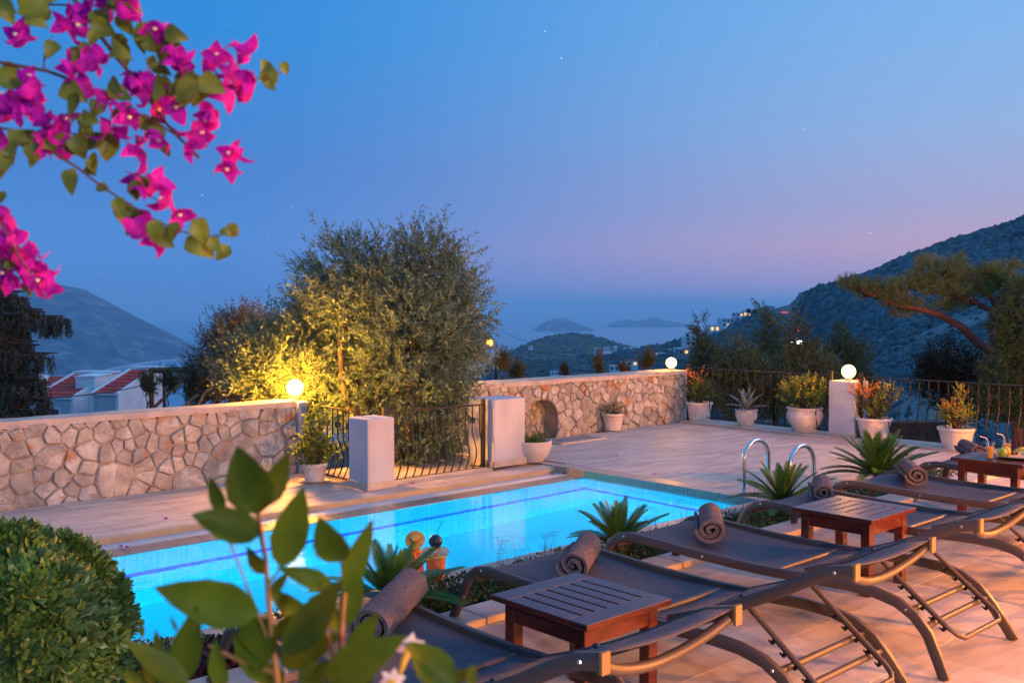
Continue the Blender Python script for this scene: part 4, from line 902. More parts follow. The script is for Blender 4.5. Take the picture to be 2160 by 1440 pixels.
el = ells([(2000, 770, 50, 45, 0), (1985, 820, 45, 45, 0), (2030, 800, 50, 60, 0), (2060, 830, 45, 60, 0), (1965, 790, 30, 40, 0)], 24)
leafy_tree('evergreen_tree', tuple(P(2010, 900, 24)), el, 1800, .10, .05, 10, .35, m_darkf, 'dark round evergreen tree below the arching pine limb', 'tree', 93, trunk=.12)
# drooping conifer at the left edge
el = ells([(5, 610, 25, 18, 0), (35, 630, 26, 14, 0), (60, 655, 34, 10, 0), (110, 670, 34, 8, 0), (15, 665, 30, 14, 0), (30, 695, 34, 9, .5), (5, 720, 34, 14, 0), (60, 725, 18, 8, 0), (25, 750, 34, 10, 0), (85, 748, 24, 8, 0), (55, 775, 30, 10, .4), (10, 785, 34, 16, 0), (80, 800, 20, 8, 0), (40, 815, 40, 12, 0), (95, 840, 16, 8, 0), (20, 845, 44, 14, 0), (60, 865, 44, 10, 0), (-30, 700, 34, 60, 0), (-30, 820, 40, 50, 0), (10, 880, 60, 12, 0)], 22)
rr = np.random.default_rng(95); B = P(0, 930, 22); t = empty('conifer_tree', tuple(B), 0, 'dark conifer with drooping fringes of twigs at the left edge', 'conifer')
p, u = inell(1900, el, rr, .2); p -= B; V, F = sprigs(p, np.tile([0, 0, -1.], (len(p), 1))+rr.normal(size=p.shape)*.16, .42, 24, .11, .035, .6, r=rr); put('crown', V, F, leafmat('conifer twig', (.08, .085, .06), (.045, .055, .045), .1), t)
top = P(0, 590, 22)-B; MB().tube([(0, 0, -1), tuple(top*.5), tuple(top*1.3)], [.25, .18, .05], 8).build('trunk', m_bark, t, sm=60)
lb = MB()
for e in el:
    for k in range(5): q = e[0]-B+rr.normal(size=3)*e[1]*.5; lb.tube([top*(.2+.8*max(0, min(1, q[2]/top[2]))), (top*(q[2]/top[2])+q)*.5, q+RT*e[1][0]*.6], [.06, .04, .01], 5)
lb.build('branch', m_bark, t, sm=60)

# ================================================================== FOREGROUND
m_hib = M('broad glossy leaf', (.06, .10, .006), .5, col2=(.03, .06, .005), scale=14, per=.2, transl=.3, spec=.12)
m_hibs = M('reddish stem', (.22, .09, .03), .6, col2=(.12, .08, .02), scale=30)
def leaf_obj(name, a, b, width, nrm, m, parent, curl=.1, fold=.25, teeth=0, n=7):
    a = np.array(a, float); b = np.array(b, float); d = b-a; L = np.linalg.norm(d); d /= L; nrm = unit(nrm-d*(nrm@d)); s = np.cross(d, nrm); vs = []
    for i in range(n+1):
        u = i/n; w = width*.5*(math.sin(math.pi*u**.8)**.85)*(1-.25*u); w *= (1+teeth*(.08 if i % 2 else -.08)); c = a+d*L*u+nrm*curl*L*math.sin(math.pi*u)
        vs += [c+s*w+nrm*w*fold, c+s*w*.5+nrm*w*fold*.35, c, c-s*w*.5+nrm*w*fold*.35, c-s*w+nrm*w*fold]
    f = [(i*5+j, i*5+j+1, (i+1)*5+j+1, (i+1)*5+j) for i in range(n) for j in range(4)]
    c0 = (a+b)/2; return MB().add([v for v in vs], f).build(name, m, parent, sm=180)
hp = empty('leafy_shrub', (0, 0, 0), label='out of focus broad-leaved shrub in the foreground with white flowers', cat='shrub')
hp.location = tuple(P(600, 1900, 1.15)); HB = np.array(hp.location)
def hq(x, y, D=1.12): return P(x, y, D)-HB
HL = [((545, 1085), (500, 938), 118, 1.12), ((556, 1062), (612, 952), 86, 1.14), ((470, 1085), (440, 1003), 38, 1.12), ((549, 1128), (402, 1084), 92, 1.1), ((592, 1197), (641, 1024), 92, 1.08), ((598, 1190), (652, 1112), 46, 1.16),
      ((548, 1292), (324, 1238), 118, 1.1), ((545, 1296), (548, 1420), 118, 1.14), ((590, 1375), (722, 1222), 118, 1.1), ((702, 1240), (582, 1196), 52, 1.13), ((400, 1445), (262, 1347), 66, 1.08), ((368, 1450), (416, 1278), 84, 1.1), ((590, 1400), (722, 1335), 76, 1.17),
      ((722, 1185), (672, 1088), 92, 1.1), ((728, 1250), (787, 1093), 62, 1.12), ((735, 1320), (752, 1150), 60, 1.15), ((690, 1450), (860, 1340), 112, 1.06), ((960, 1450), (862, 1352), 96, 1.1), ((998, 1450), (996, 1400), 34, 1.1), ((300, 1450), (260, 1408), 34, 1.05), ((575, 1345), (640, 1290), 46, 1.15), ((560, 1210), (520, 1150), 40, 1.16), ((580, 1440), (490, 1330), 60, 1.15), ((730, 1390), (800, 1290), 52, 1.14), ((715, 1330), (665, 1250), 44, 1.17), ((470, 1450), (455, 1345), 52, 1.1), ((330, 1440), (300, 1370), 40, 1.12), ((770, 1450), (760, 1370), 56, 1.14), ((905, 1440), (880, 1360), 48, 1.15), ((565, 1250), (610, 1205), 34, 1.14), ((640, 1300), (560, 1235), 50, 1.2), ((905, 1450), (1008, 1405), 40, 1.12), ((600, 1440), (520, 1400), 60, 1.18), ((640, 1450), (700, 1390), 70, 1.1), ((300, 1345), (296, 1306), 18, 1.12), ((338, 1375), (328, 1325), 22, 1.12), ((372, 1330), (360, 1298), 18, 1.12)]
for i, (a, b, w, D) in enumerate(HL):
    k = D/FPX; nrm = -FW+UP*random.uniform(.1, .9)+RT*random.uniform(-.5, .5); leaf_obj('leaf', hq(*a, D), hq(b[0], b[1], D-.02), w*k*.93, nrm, m_hib, hp, random.uniform(-.1, .14), random.uniform(.1, .45), teeth=.35, n=9)
mb = MB()
for pts, r0 in (([(592, 1620), (585, 1440), (572, 1330), (565, 1235), (560, 1180), (545, 1085)], .0042), ([(565, 1235), (592, 1197)], .002), ([(560, 1180), (548, 1130)], .002), ([(545, 1085), (556, 1062)], .002), ([(570, 1300), (548, 1292)], .002), ([(585, 1400), (470, 1105), (470, 1085)], .0015), ([(720, 1500), (718, 1395), (722, 1300), (728, 1240), (722, 1185)], .0036), ([(585, 1420), (500, 1390), (440, 1360)], .003), ([(380, 1600), (372, 1450)], .003), ([(735, 1480), (700, 1380), (690, 1330)], .003), ([(372, 1440), (300, 1345)], .001), ([(590, 1500), (400, 1445)], .002)):
    mb.tube([hq(x, y, 1.13) for x, y in pts], [r0*(1-.4*i/(len(pts)-1)) for i in range(len(pts))], 7)
mb.build('stem', m_hibs, hp, sm=60)
m_petal = M('white petal', (.75, .62, .62), .6, transl=.35); m_ystam = M('yellow stamen', (.8, .4, .03), .6, transl=.2)
for (x, y, s) in ((865, 1362, 1.0), (828, 1434, .9)):
    for k in range(6):
        a = k*1.05+.3; leaf_obj('petal', hq(x, y, 1.1), hq(x+34*s*math.cos(a), y-34*s*math.sin(a)*.9, 1.1+.01*math.sin(3*k)), .011, -FW+UP*.4, m_petal, hp, .1, .2, n=5)
    mb = MB().tube([hq(x, y, 1.09), hq(x-12, y+30, 1.08), hq(x-22, y+60, 1.08)], [.005, .004, .002], 6); mb.build('stamen', m_ystam, hp, sm=60)

# bougainvillea hanging into the upper left
m_bl = M('bougainvillea leaf', (.15, .18, .015), .5, col2=(.08, .12, .02), scale=16, per=.25, transl=.35)
m_bs = M('bougainvillea stem', (.10, .04, .03), .7)
bv = empty('bougainvillea', tuple(P(-300, -200, 1.75)), label='bougainvillea boughs with magenta bracts hanging into the upper left', cat='bougainvillea'); BB = np.array(bv.location)
bq = lambda x, y, D=1.75: P(x, y, D)-BB
BR = [([(-200, -120), (60, -60), (150, -10), (200, 60), (245, 120), (270, 150), (330, 230), (350, 260), (420, 335)], .0055, 1.75), ([(-250, 90), (-10, 130), (100, 150), (180, 180), (250, 220), (340, 265), (370, 285), (420, 330)], .0036, 1.72), ([(-200, 260), (-10, 268), (60, 280), (150, 282), (188, 285)], .0026, 1.7),
      ([(50, 280), (110, 320), (165, 355), (210, 390), (270, 430), (310, 455), (370, 485), (430, 500), (505, 490)], .0026, 1.7), ([(-200, 420), (0, 470), (40, 540), (80, 600)], .003, 1.65), ([(300, 190), (400, 200), (480, 180), (545, 165), (605, 150)], .0022, 1.78), ([(92, 148), (95, 100), (112, 75)], .0016, 1.72), ([(295, 60), (296, 15)], .0014, 1.75), ([(330, 240), (350, 300)], .0014, 1.74), ([(300, 400), (355, 440)], .0013, 1.7), ([(-100, -60), (100, 10), (290, 15)], .003, 1.8)]
mb = MB()
for pts, r0, D_ in BR: mb.tube([bq(x, y, D_) for x, y in pts], [r0*(1-.6*i/(len(pts)-1)) for i in range(len(pts))], 7)
mb.build('bough', m_bs, bv, sm=60)
def ovleaf(name, L, Wd, m, wave, n=6):
    vs = []
    for i in range(n+1):
        u = i/n; w = Wd*.5*max(.02, math.sin(math.pi*min(1, u**.62))**.8)*(1-.15*u)
        if i == n: w = .0005
        z = wave*L*math.sin(math.pi*u*1.1)
        vs += [(L*u, w, z+w*.35), (L*u, w*.5, z+w*.12), (L*u, 0, z), (L*u, -w*.5, z+w*.12), (L*u, -w, z+w*.35)]
    return MB().add(vs, [(i*5+j, i*5+j+1, (i+1)*5+j+1, (i+1)*5+j) for i in range(n) for j in range(4)]).mesh(name, m, 180)
LM = [ovleaf('leaf', 1, .78, m_bl, w) for w in (-.12, .06, .15)]; BM = [ovleaf('bract', 1, .85, m_brac, w) for w in (-.28, -.15, -.35)]
def orient(d, nrm): 
    d = unit(np.array(d, float)); nrm = np.array(nrm, float); nrm = unit(nrm-d*(nrm@d)); s = np.cross(nrm, d); return Matrix(((d[0], s[0], nrm[0]), (d[1], s[1], nrm[1]), (d[2], s[2], nrm[2]))).to_4x4()
rb = random.Random(4)
def addleaf(x, y, s, D_=1.72, ang=None):
    a = ang if ang is not None else rb.uniform(-2.6, -.3); d = RT*math.cos(a)+UP*math.sin(a)*1+FW*rb.uniform(-.4, .4); nrm = -FW+UP*rb.uniform(-.3, .9)+RT*rb.uniform(-.6, .6); L = s*D_/FPX
    inst('leaf', rb.choice(LM), bv, mat4=Matrix.Translation(bq(x-s*.4*math.cos(a), y+s*.4*math.sin(a), D_)) @ orient(d, nrm) @ Matrix.Scale(L, 4))
LF = [(425, 205, 40, 62, 8), (60, 25, 22, 65, 3), (580, 158, 22, 38, 6), (360, 90, 22, 48, 4), (285, 85, 40, 50, 7), (200, 300, 25, 60, 4), (20, 155, 10, 100, 1), (150, 378, 6, 58, 1), (215, 392, 4, 42, 1), (260, 435, 18, 60, 3), (280, 400, 16, 50, 3), (325, 492, 12, 50, 2), (360, 495, 14, 50, 3), (410, 480, 10, 50, 2), (415, 522, 4, 72, 1), (450, 505, 10, 44, 2), (476, 530, 3, 48, 1), (468, 498, 6, 36, 1), (495, 488, 10, 34, 3), (180, 260, 12, 45, 2), (150, 205, 14, 60, 2), (235, 190, 16, 45, 3), (185, 100, 25, 45, 5), (240, 30, 40, 60, 7), (100, 15, 25, 60, 3), (10, 340, 22, 60, 5), (40, 300, 22, 60, 4), (75, 325, 20, 45, 3), (120, 290, 20, 45, 3), (160, 300, 14, 55, 2), (310, 270, 16, 50, 3), (345, 320, 4, 45, 1), (220, 215, 25, 40, 3), (350, 190, 14, 48, 2), (390, 165, 16, 42, 2), (190, 350, 14, 38, 3), (120, 110, 10, 50, 1), (330, 150, 20, 45, 3), (15, 560, 20, 40, 3), (30, 520, 14, 40, 2), (60, 610, 14, 40, 2), (170, 250, 10, 40, 2), (290, 460, 15, 40, 2), (260, 245, 14, 40, 2), (5, 12, 12, 55, 2), (330, 205, 14, 45, 3), (10, 420, 8, 30, 1)]
for (x, y, sp, s, n) in LF:
    for k in range(n): addleaf(x+rb.uniform(-sp, sp), y+rb.uniform(-sp, sp), s*rb.uniform(.75, 1.15), 1.70+rb.uniform(-.05, .07))
BC = [(40, 82, 26, 3), (148, 55, 34, 4), (172, 150, 38, 5), (200, 130, 18, 2), (300, 178, 40, 6), (368, 118, 38, 5), (345, 85, 24, 3), (448, 120, 26, 3), (517, 107, 18, 2), (508, 182, 45, 8), (75, 215, 45, 7), (30, 220, 40, 5), (115, 260, 42, 7), (60, 185, 30, 4), (262, 232, 26, 3), (235, 278, 24, 3), (290, 312, 22, 2), (345, 288, 18, 2), (450, 248, 26, 3), (416, 290, 30, 4), (470, 355, 22, 2), (490, 335, 22, 2), (300, 380, 22, 3), (332, 388, 22, 3), (345, 436, 16, 2), (382, 446, 20, 2), (310, 474, 22, 3), (282, 486, 10, 1), (30, 495, 38, 6), (55, 545, 32, 5), (78, 590, 28, 5), (15, 580, 26, 4), (5, 530, 26, 3), (60, 565, 26, 3), (222, 2, 28, 4), (272, 2, 28, 3), (4, 318, 18, 3), (95, 310, 14, 2), (140, 310, 10, 1), (280, 40, 20, 2), (330, 60, 14, 2), (365, 225, 18, 2), (230, 215, 16, 2), (330, 512, 10, 1), (10, 465, 16, 2), (178, 185, 22, 2), (320, 225, 20, 2), (180, 30, 16, 2), (95, 600, 18, 2)]
FLO = MB().lathe([(.0005, 0), (.0035, .002), (.0045, .005), (.0008, .006)], 6).mesh('floret', M('cream floret', (.8, .7, .5), .6), 60)
for (x, y, s, nf) in BC:
    for q in range(nf):
        fx, fy = x+rb.uniform(-1, 1)*s*.55, y+rb.uniform(-1, 1)*s*.55; D_ = 1.70+rb.uniform(-.05, .06); ph = rb.uniform(0, 6.28); ax = unit(-FW*rb.uniform(-.2, 1)+RT*rb.uniform(-1, 1)+UP*rb.uniform(-1, .8)); e1 = unit(np.cross(ax, (0.1, .2, 1))); e2 = np.cross(ax, e1)
        if q % 4 == 1: inst('floret', FLO, bv, loc=bq(fx, fy, D_)+ax*.008)
        for k in range(3):
            a = ph+k*2.09; d = e1*math.cos(a)+e2*math.sin(a)+ax*.75; L = (33+10*rb.random())*D_/FPX
            inst('bract', rb.choice(BM), bv, mat4=Matrix.Translation(bq(fx, fy, D_)) @ orient(d, ax-d*.2) @ Matrix.Scale(L, 4))

# ================================================================== FAR SETTING
SEA = -200.
m_sea = M('sea', (.09, .20, .30), .25, spec=.5, bump=.0)
def disc(r0, r1, z, n=96): 
    mb = MB(); vs = []; 
    for r_ in (r0, r1): vs += [(r_*math.cos(2*math.pi*i/n), r_*math.sin(2*math.pi*i/n), z) for i in range(n)]
    return mb.add(vs, [(i, (i+1) % n, n+(i+1) % n, n+i) for i in range(n)])
tag(disc(1, 60000, SEA).build('sea', m_sea), kind='structure')
def interp(pts, x, k): return float(np.interp(x, [p[0] for p in pts], [p[k] for p in pts]))
def ridge(name, pts, nx, ny, m, rough, seed, zb=None, pw=1.0, back=.8, label=None):
    # pts: (px, py ridge, ridge distance, foot distance); the slope runs from its foot up to the ridge and down behind
    rr = np.random.default_rng(seed); V = []; xs = np.linspace(pts[0][0], pts[-1][0], nx); K = rr.uniform(-1, 1, (14, 5))
    for x in xs:
        py, Dr, Df = interp(pts, x, 1), interp(pts, x, 2), interp(pts, x, 3); rz = P(x, py, Dr); z0 = zb if zb is not None else interp(pts, x, 4); foot = P(x, 652, Df); behind = P(x, 652, Dr+(Dr-Df)*back)
        for j in range(ny+1):
            u = j/ny
            if u <= .72: t = u/.72; p = foot*(1-t)+rz*t; z = z0+(rz[2]-z0)*t**pw; a = math.sin(math.pi*t)
            else: t = (u-.72)/.28; p = rz*(1-t)+behind*t; z = rz[2]*(1-t**1.5)+(z0-5)*t**1.5; a = 0
            H = abs(rz[2]-z0); nz = 0
            for (k0, k1, k2, k3, k4) in K:
                fq = 2+10*abs(k0); nz += math.sin(p[0]/H*fq*.8+k1*9)*math.cos(p[1]/H*fq*.8+k2*9)/(1+fq*.35)
            z += rough*H*a*nz*.5
            V.append((p[0], p[1], z))
    n = ny+1; F = np.array([(i*n+j, (i+1)*n+j, (i+1)*n+j+1, i*n+j+1) for i in range(nx-1) for j in range(ny)])
    me = fastmesh(name, np.array(V), F, m); smooth(me); o = bpy.data.objects.new(name, me); C.objects.link(o)
    tag(o, label, 'hill' if label else None, kind='structure'); return o
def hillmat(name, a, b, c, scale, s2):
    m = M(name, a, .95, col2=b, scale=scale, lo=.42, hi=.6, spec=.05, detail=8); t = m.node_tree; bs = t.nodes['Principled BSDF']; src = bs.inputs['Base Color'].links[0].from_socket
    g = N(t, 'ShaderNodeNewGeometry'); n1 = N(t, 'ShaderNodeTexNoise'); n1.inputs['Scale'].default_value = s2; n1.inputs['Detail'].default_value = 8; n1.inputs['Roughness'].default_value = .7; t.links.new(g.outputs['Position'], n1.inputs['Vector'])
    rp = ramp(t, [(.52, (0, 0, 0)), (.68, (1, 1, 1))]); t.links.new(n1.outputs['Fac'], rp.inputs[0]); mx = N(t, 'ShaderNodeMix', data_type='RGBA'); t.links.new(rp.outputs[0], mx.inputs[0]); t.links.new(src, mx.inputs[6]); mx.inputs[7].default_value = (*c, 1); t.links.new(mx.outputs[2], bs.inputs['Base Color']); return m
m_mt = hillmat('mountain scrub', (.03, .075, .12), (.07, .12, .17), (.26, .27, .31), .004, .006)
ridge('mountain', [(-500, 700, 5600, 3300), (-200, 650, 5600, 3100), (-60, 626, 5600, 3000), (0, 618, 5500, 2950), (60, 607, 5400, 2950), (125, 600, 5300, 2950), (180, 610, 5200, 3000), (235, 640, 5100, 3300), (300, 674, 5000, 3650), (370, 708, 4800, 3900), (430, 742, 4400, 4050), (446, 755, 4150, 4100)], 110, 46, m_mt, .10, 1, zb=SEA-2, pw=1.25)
ridge('beach', [(x_, 652+201.8*2060/D_-2.6, D_+30, D_-50) for x_, D_ in ((150, 2975), (180, 3000), (235, 3300), (300, 3650), (370, 3900), (430, 4050), (444, 4090))], 40, 6, M('pale beach', (.42, .40, .40), .9), .0, 2, zb=SEA-1)
ridge('island', [(1122, 697, 9100, 8950), (1135, 688, 9200, 8900), (1155, 676, 9300, 8900), (1175, 671, 9300, 8850), (1192, 671, 9300, 8850), (1215, 680, 9300, 8900), (1240, 689, 9200, 8900), (1254, 696, 9100, 8950)], 50, 14, m_mt, .05, 3, zb=SEA-2)
ridge('island', [(1275, 689, 11200, 11000), (1300, 677, 11300, 10900), (1320, 673, 11300, 10900), (1345, 677, 11300, 10900), (1365, 673, 11300, 10900), (1383, 669, 11300, 10900), (1400, 674, 11300, 10900), (1425, 679, 11300, 11000), (1456, 684, 11200, 11000)], 60, 14, m_mt, .05, 4, zb=SEA-2)
m_hill = hillmat('hill scrub', (.05, .08, .06), (.09, .11, .08), (.25, .23, .21), .03, .05)
ridge('hill', [(900, 830, 1650, 1000), (1000, 790, 1700, 1000), (1040, 757, 1750, 1000), (1080, 739, 1800, 1000), (1120, 722, 1850, 1000), (1160, 708, 1900, 1000), (1200, 702, 1900, 1000), (1240, 706, 1900, 1000), (1280, 716, 1900, 1000), (1320, 729, 1850, 1000), (1360, 739, 1800, 1000), (1430, 748, 1750, 1000), (1600, 790, 1700, 1000)], 90, 40, m_hill, .06, 5, zb=SEA+20)
m_vil = hillmat('village ground', (.04, .045, .035), (.08, .075, .06), (.2, .17, .15), .05, .08)
VILL = [(900, 900, 420, 120, -40), (1000, 850, 500, 120, -45), (1060, 800, 600, 130, -45), (1200, 800, 620, 130, -45), (1300, 790, 640, 130, -40), (1380, 762, 680, 120, -35), (1450, 732, 720, 110, -30), (1500, 708, 740, 110, -25), (1560, 676, 760, 110, -22), (1618, 652, 780, 110, -20), (1650, 668, 700, 110, -20), (1680, 720, 520, 110, -20), (1730, 760, 400, 110, -18), (1800, 790, 300, 110, -18)]
ridge('hillside_ground', VILL, 90, 34, m_vil, .02, 6)
RH = [(1700, 617, 690, 655, -12), (1712, 611, 685, 600, -20), (1730, 606, 678, 430, -26), (1755, 600, 670, 260, -24), (1800, 588, 660, 140, -18), (1850, 572, 650, 95, -15), (1900, 548, 640, 85, -13), (1950, 530, 630, 80, -12), (2000, 512, 620, 75, -11), (2050, 497, 610, 70, -10), (2100, 483, 600, 66, -9), (2160, 462, 590, 62, -8), (2300, 420, 570, 60, -8), (2600, 380, 540, 60, -8)]
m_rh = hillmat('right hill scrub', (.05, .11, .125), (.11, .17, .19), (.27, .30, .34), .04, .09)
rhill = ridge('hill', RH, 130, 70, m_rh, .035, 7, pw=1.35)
# shrubs on the right hill and the middle hill: geometry masses
ico = []
def ico_shrubs(hill, n, smin, smax, seed, m, umax=.73, dmin=0, name='hill_shrubs', label=None, near=1.0):
    rr = np.random.default_rng(seed); me = hill.data; vc = np.empty(len(me.vertices)*3, np.float32); me.vertices.foreach_get('co', vc); vc = vc.reshape(-1, 3)
    pf = np.array([p.vertices[:] for p in me.polygons]); k = rr.integers(0, len(pf), n*6); a, b, c, d = (vc[pf[k, i]] for i in range(4)); s, t = rr.random((len(k), 1)), rr.random((len(k), 1)); p = (a*(1-s)+b*s)*(1-t)+(d*(1-s)+c*s)*t
    fwd = p@FW; px = 1080+FPX*(p@RT)/fwd; keep = (px > 950) & (px < 2300) & (fwd > dmin) & (np.sin(p[:, 0]*.06+np.sin(p[:, 1]*.05)*2)*np.cos(p[:, 1]*.07)+rr.normal(size=len(p))*.4 > -.2); p = p[keep][:n]; fwd = fwd[keep][:n]
    oc = np.array([(1, 0, -.2), (0, 1, -.2), (-1, 0, -.2), (0, -1, -.2), (.6, .6, .35), (-.6, .6, .35), (-.6, -.6, .35), (.6, -.6, .35), (0, 0, .75), (0, 0, -.6)]); fo = np.array([(0, 1, 4), (1, 2, 5), (2, 3, 6), (3, 0, 7), (0, 4, 7), (1, 5, 4), (2, 6, 5), (3, 7, 6), (4, 5, 8), (5, 6, 8), (6, 7, 8), (7, 4, 8)])
    sz = rr.uniform(smin, smax, len(p))*rr.choice([.6, 1, 1.4], len(p))*np.clip(fwd/400, .35, 1.6)**near; V = p[:, None]+oc[None]*sz[:, None, None]*rr.uniform(.6, 1.35, (len(p), len(oc), 3)); F = fo[None]+(np.arange(len(p))*len(oc))[:, None, None]
    o = put(name, V.reshape(-1, 3), F.reshape(-1, 3), m); tag(o, label, 'shrubs', kind='stuff'); return o
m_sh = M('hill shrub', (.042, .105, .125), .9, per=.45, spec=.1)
ico_shrubs(rhill, 30000, .7, 2.0, 1, m_sh, label='dark scrub covering the big right-hand hill')
hills = [o for o in C.objects if o.name.startswith('hill')]
ico_shrubs(bpy.data.objects['hill'], 7000, 1.5, 3.2, 2, m_sh, label='low trees and scrub on the middle hill', near=.6)
ico_shrubs(bpy.data.objects['hillside_ground'], 5000, .9, 2.2, 3, m_sh, label='trees and scrub among the village houses', near=.8)
# near ground outside the terrace, falling away
def ground():
    V = []; nr, na = 46, 70; rr = np.random.default_rng(8)
    rs = [9.5*(45**(i/(nr-1)))**.86 for i in range(nr)]
    for i, r_ in enumerate(rs):
        for j in range(na):
            a = HEAD+R(70)-R(140)*j/(na-1); x, y = r_*math.cos(a), r_*math.sin(a)
            z = -1.5-.115*(r_-10)-.00005*r_*r_+.25*math.sin(x*.5)*math.cos(y*.43)+.1*rr.normal()*min(1, r_/30)
            V.append((x, y, z-(1.5 if (x < 12.9 and y < 10.2) else 0)))
    F = np.array([(i*na+j, i*na+j+1, (i+1)*na+j+1, (i+1)*na+j) for i in range(nr-1) for j in range(na-1)])
    me = fastmesh('ground', np.array(V), F[:, ::-1], M('dry ground', (.07, .055, .04), .95, col2=(.035, .04, .025), scale=.7, bump=1, bscale=6)); smooth(me); o = bpy.data.objects.new('ground', me); C.objects.link(o); tag(o, kind='structure'); return V
ground()
def gz(x, y): r_ = math.hypot(x, y); return -1.5-.115*(r_-10)-.00005*r_*r_+.25*math.sin(x*.5)*math.cos(y*.43)
rr = np.random.default_rng(77)
def scrub(n, pxa, pxb, da, db, L, Wd, m, label, seed, hmax=.8, name='undergrowth'):
    r_ = np.random.default_rng(seed); px = r_.uniform(pxa, pxb, n); D_ = r_.uniform(da, db, n); c = np.array([P(x, 652, d) for x, d in zip(px, D_)]); c[:, 2] = [gz(a, b) for a, b in c[:, :2]]; hum = (np.sin(c[:, 0]*1.7)*np.cos(c[:, 1]*1.3)+1.1)*.5; c[:, 2] += r_.random(n)*hmax*hum
    V, F = sprigs(c, r_.normal(size=(n, 3))*.6+np.array([0, 0, 1.]), .3, 12, L, Wd, .8, r=r_); tag(put(name, V, F, m), label, 'undergrowth', kind='stuff')
scrub(2600, 1430, 2250, 15.6, 30, .09, .03, leafmat('undergrowth leaf', (.045, .05, .025), (.03, .03, .02), .15), 'dark undergrowth seen through the right-hand railing', 1, 1.0)
scrub(700, 1800, 2250, 15.6, 24, .10, .012, M('dry stalk', (.16, .12, .09), .9, per=.3), 'pale dry stalks in the undergrowth right of the lamp pillar', 2, .9, 'dry_grass')
scrub(1800, 380, 1100, 12.8, 24, .09, .03, leafmat('undergrowth leaf', (.045, .05, .025)), 'undergrowth below the olive trees', 3, 1.1)
scrub(700, 1000, 1480, 19, 40, .12, .04, leafmat('undergrowth leaf', (.045, .05, .025)), 'bushes beyond the stone wall with the niche', 4, 2.2)
# ------------------------------------------------------------------ houses
m_wh = M('white render', (.80, .80, .82), .85, col2=(.70, .71, .74), scale=.8); m_gy = M('grey render', (.5, .52, .56), .85); m_win = M('dark window glass', (.03, .06, .08), .15, spec=.6); m_wf = M('white window frame', (.65, .65, .68), .6)
m_roof = M('red roof tile', (.62, .05, .035), .75, col2=(.45, .04, .03), scale=3, per=.12)
m_lit = M('lit window', (.9, .6, .2), .5, emit=((1, .55, .15), 1.3)); m_white_l = M('white lamp', (1, 1, .9), .5, emit=((1, .95, .8), 5))
# two near white houses with mono-pitch red roofs; local x runs right, y away, z up
def red_house(px0, px1, pyt, D, dep, rise, label, win, seed):
    a = P(px0, pyt, D); k = D/FPX; w = (px1-px0)*k; yaw = math.atan2(RT[1], RT[0])+R(-9)
    t = empty('white_house', (a[0], a[1], a[2]-5), yaw, label, 'house', 'white houses with red roofs'); H = 5.0
    mb = MB().box(0, w, 0, dep, 0, H); mb.build('wall', m_gy, t)
    # side parapets follow the slope
    for x0, m in ((-.25, m_wh), (w, m_wh)):
        MB().add([(x0, -.12, 0), (x0+.3, -.12, 0), (x0+.3, dep+.3, 0), (x0, dep+.3, 0), (x0, -.12, H+.12), (x0+.3, -.12, H+.12), (x0+.3, dep*.82, H+rise+.2), (x0, dep*.82, H+rise+.2), (x0+.3, dep+.3, H+rise+.2), (x0, dep+.3, H+rise+.2)], [(0, 1, 5, 4), (1, 2, 8, 6, 5), (3, 0, 4, 7, 9), (4, 5, 6, 7), (7, 6, 8, 9), (2, 3, 9, 8)]).build('parapet', m, t)
    rf = MB().add([(0.05, -.15, H), (w, -.15, H), (w, dep*.82, H+rise), (.05, dep*.82, H+rise)], [(0, 1, 2, 3)]).build('roof', m_roof, t)
    n = int(w/.28); tm = MB()
    for i in range(7):
        u = i/7; y0, z0 = -.15+(dep*.82+.15)*u, H+rise*u; y1, z1 = -.15+(dep*.82+.15)*(u+1/7), H+rise*(u+1/7)
        tm.add([(.05, y0, z0+.02), (w, y0, z0+.02), (w, y0, z0+.10), (.05, y0, z0+.10), (w, y1, z1+.03), (.05, y1, z1+.03)], [(0, 1, 2, 3), (3, 2, 4, 5)])
    tm.build('tile_course', m_roof, rf)
    MB().box(-.3, w+.35, -.2, -.1, H-.12, H+.04).build('eave', m_wh, t)
    MB().box(-.25, w+.3, dep*.82, dep+.2, H+rise, H+rise+.35).build('ridge_wall', m_wh, t)
    if win:
        fr = MB().box(w*.36, w*.36+1.5, -.06, .0, H-2.9, H-1.0).build('window', m_wf, t); MB().box(w*.36+.22, w*.36+1.28, -.09, -.062, H-2.9, H-1.2).build('pane', m_win, fr)
    MB().tube([(.2, -.1, 0), (.2, -.1, H-.3)], .06, 6).build('downpipe', m_wf, t)
    return t
red_house(72, 157, 838, 100, 8.5, 1.9, 'white house with a red tiled roof and a framed window, left of the pair', True, 1)
red_house(197, 249, 830, 96, 8.5, 1.9, 'white house with a red tiled roof and no window, right of the pair', False, 2)
t = empty('low_wall_house', tuple(P(160, 860, 102)), math.atan2(RT[1], RT[0]), 'white flat-roofed block between the two red-roofed houses', 'house'); MB().box(0, 2.0, 0, 6, -3, 3.2).build('wall', m_wh, t); MB().box(-.1, 2.1, -.1, 6.1, 3.2, 3.35).build('roof', m_wh, t)
t = empty('chimney_tower', tuple(P(84, 800, 112)), 0, 'small white chimney tower behind the left red roof', 'chimney'); MB().box(-.7, .7, -.7, .7, -3, .2).build('shaft', m_wh, t); MB().lathe([(1.05, .2), (1.05, .3), (0, .75)], 4).build('cap', m_wh, t)
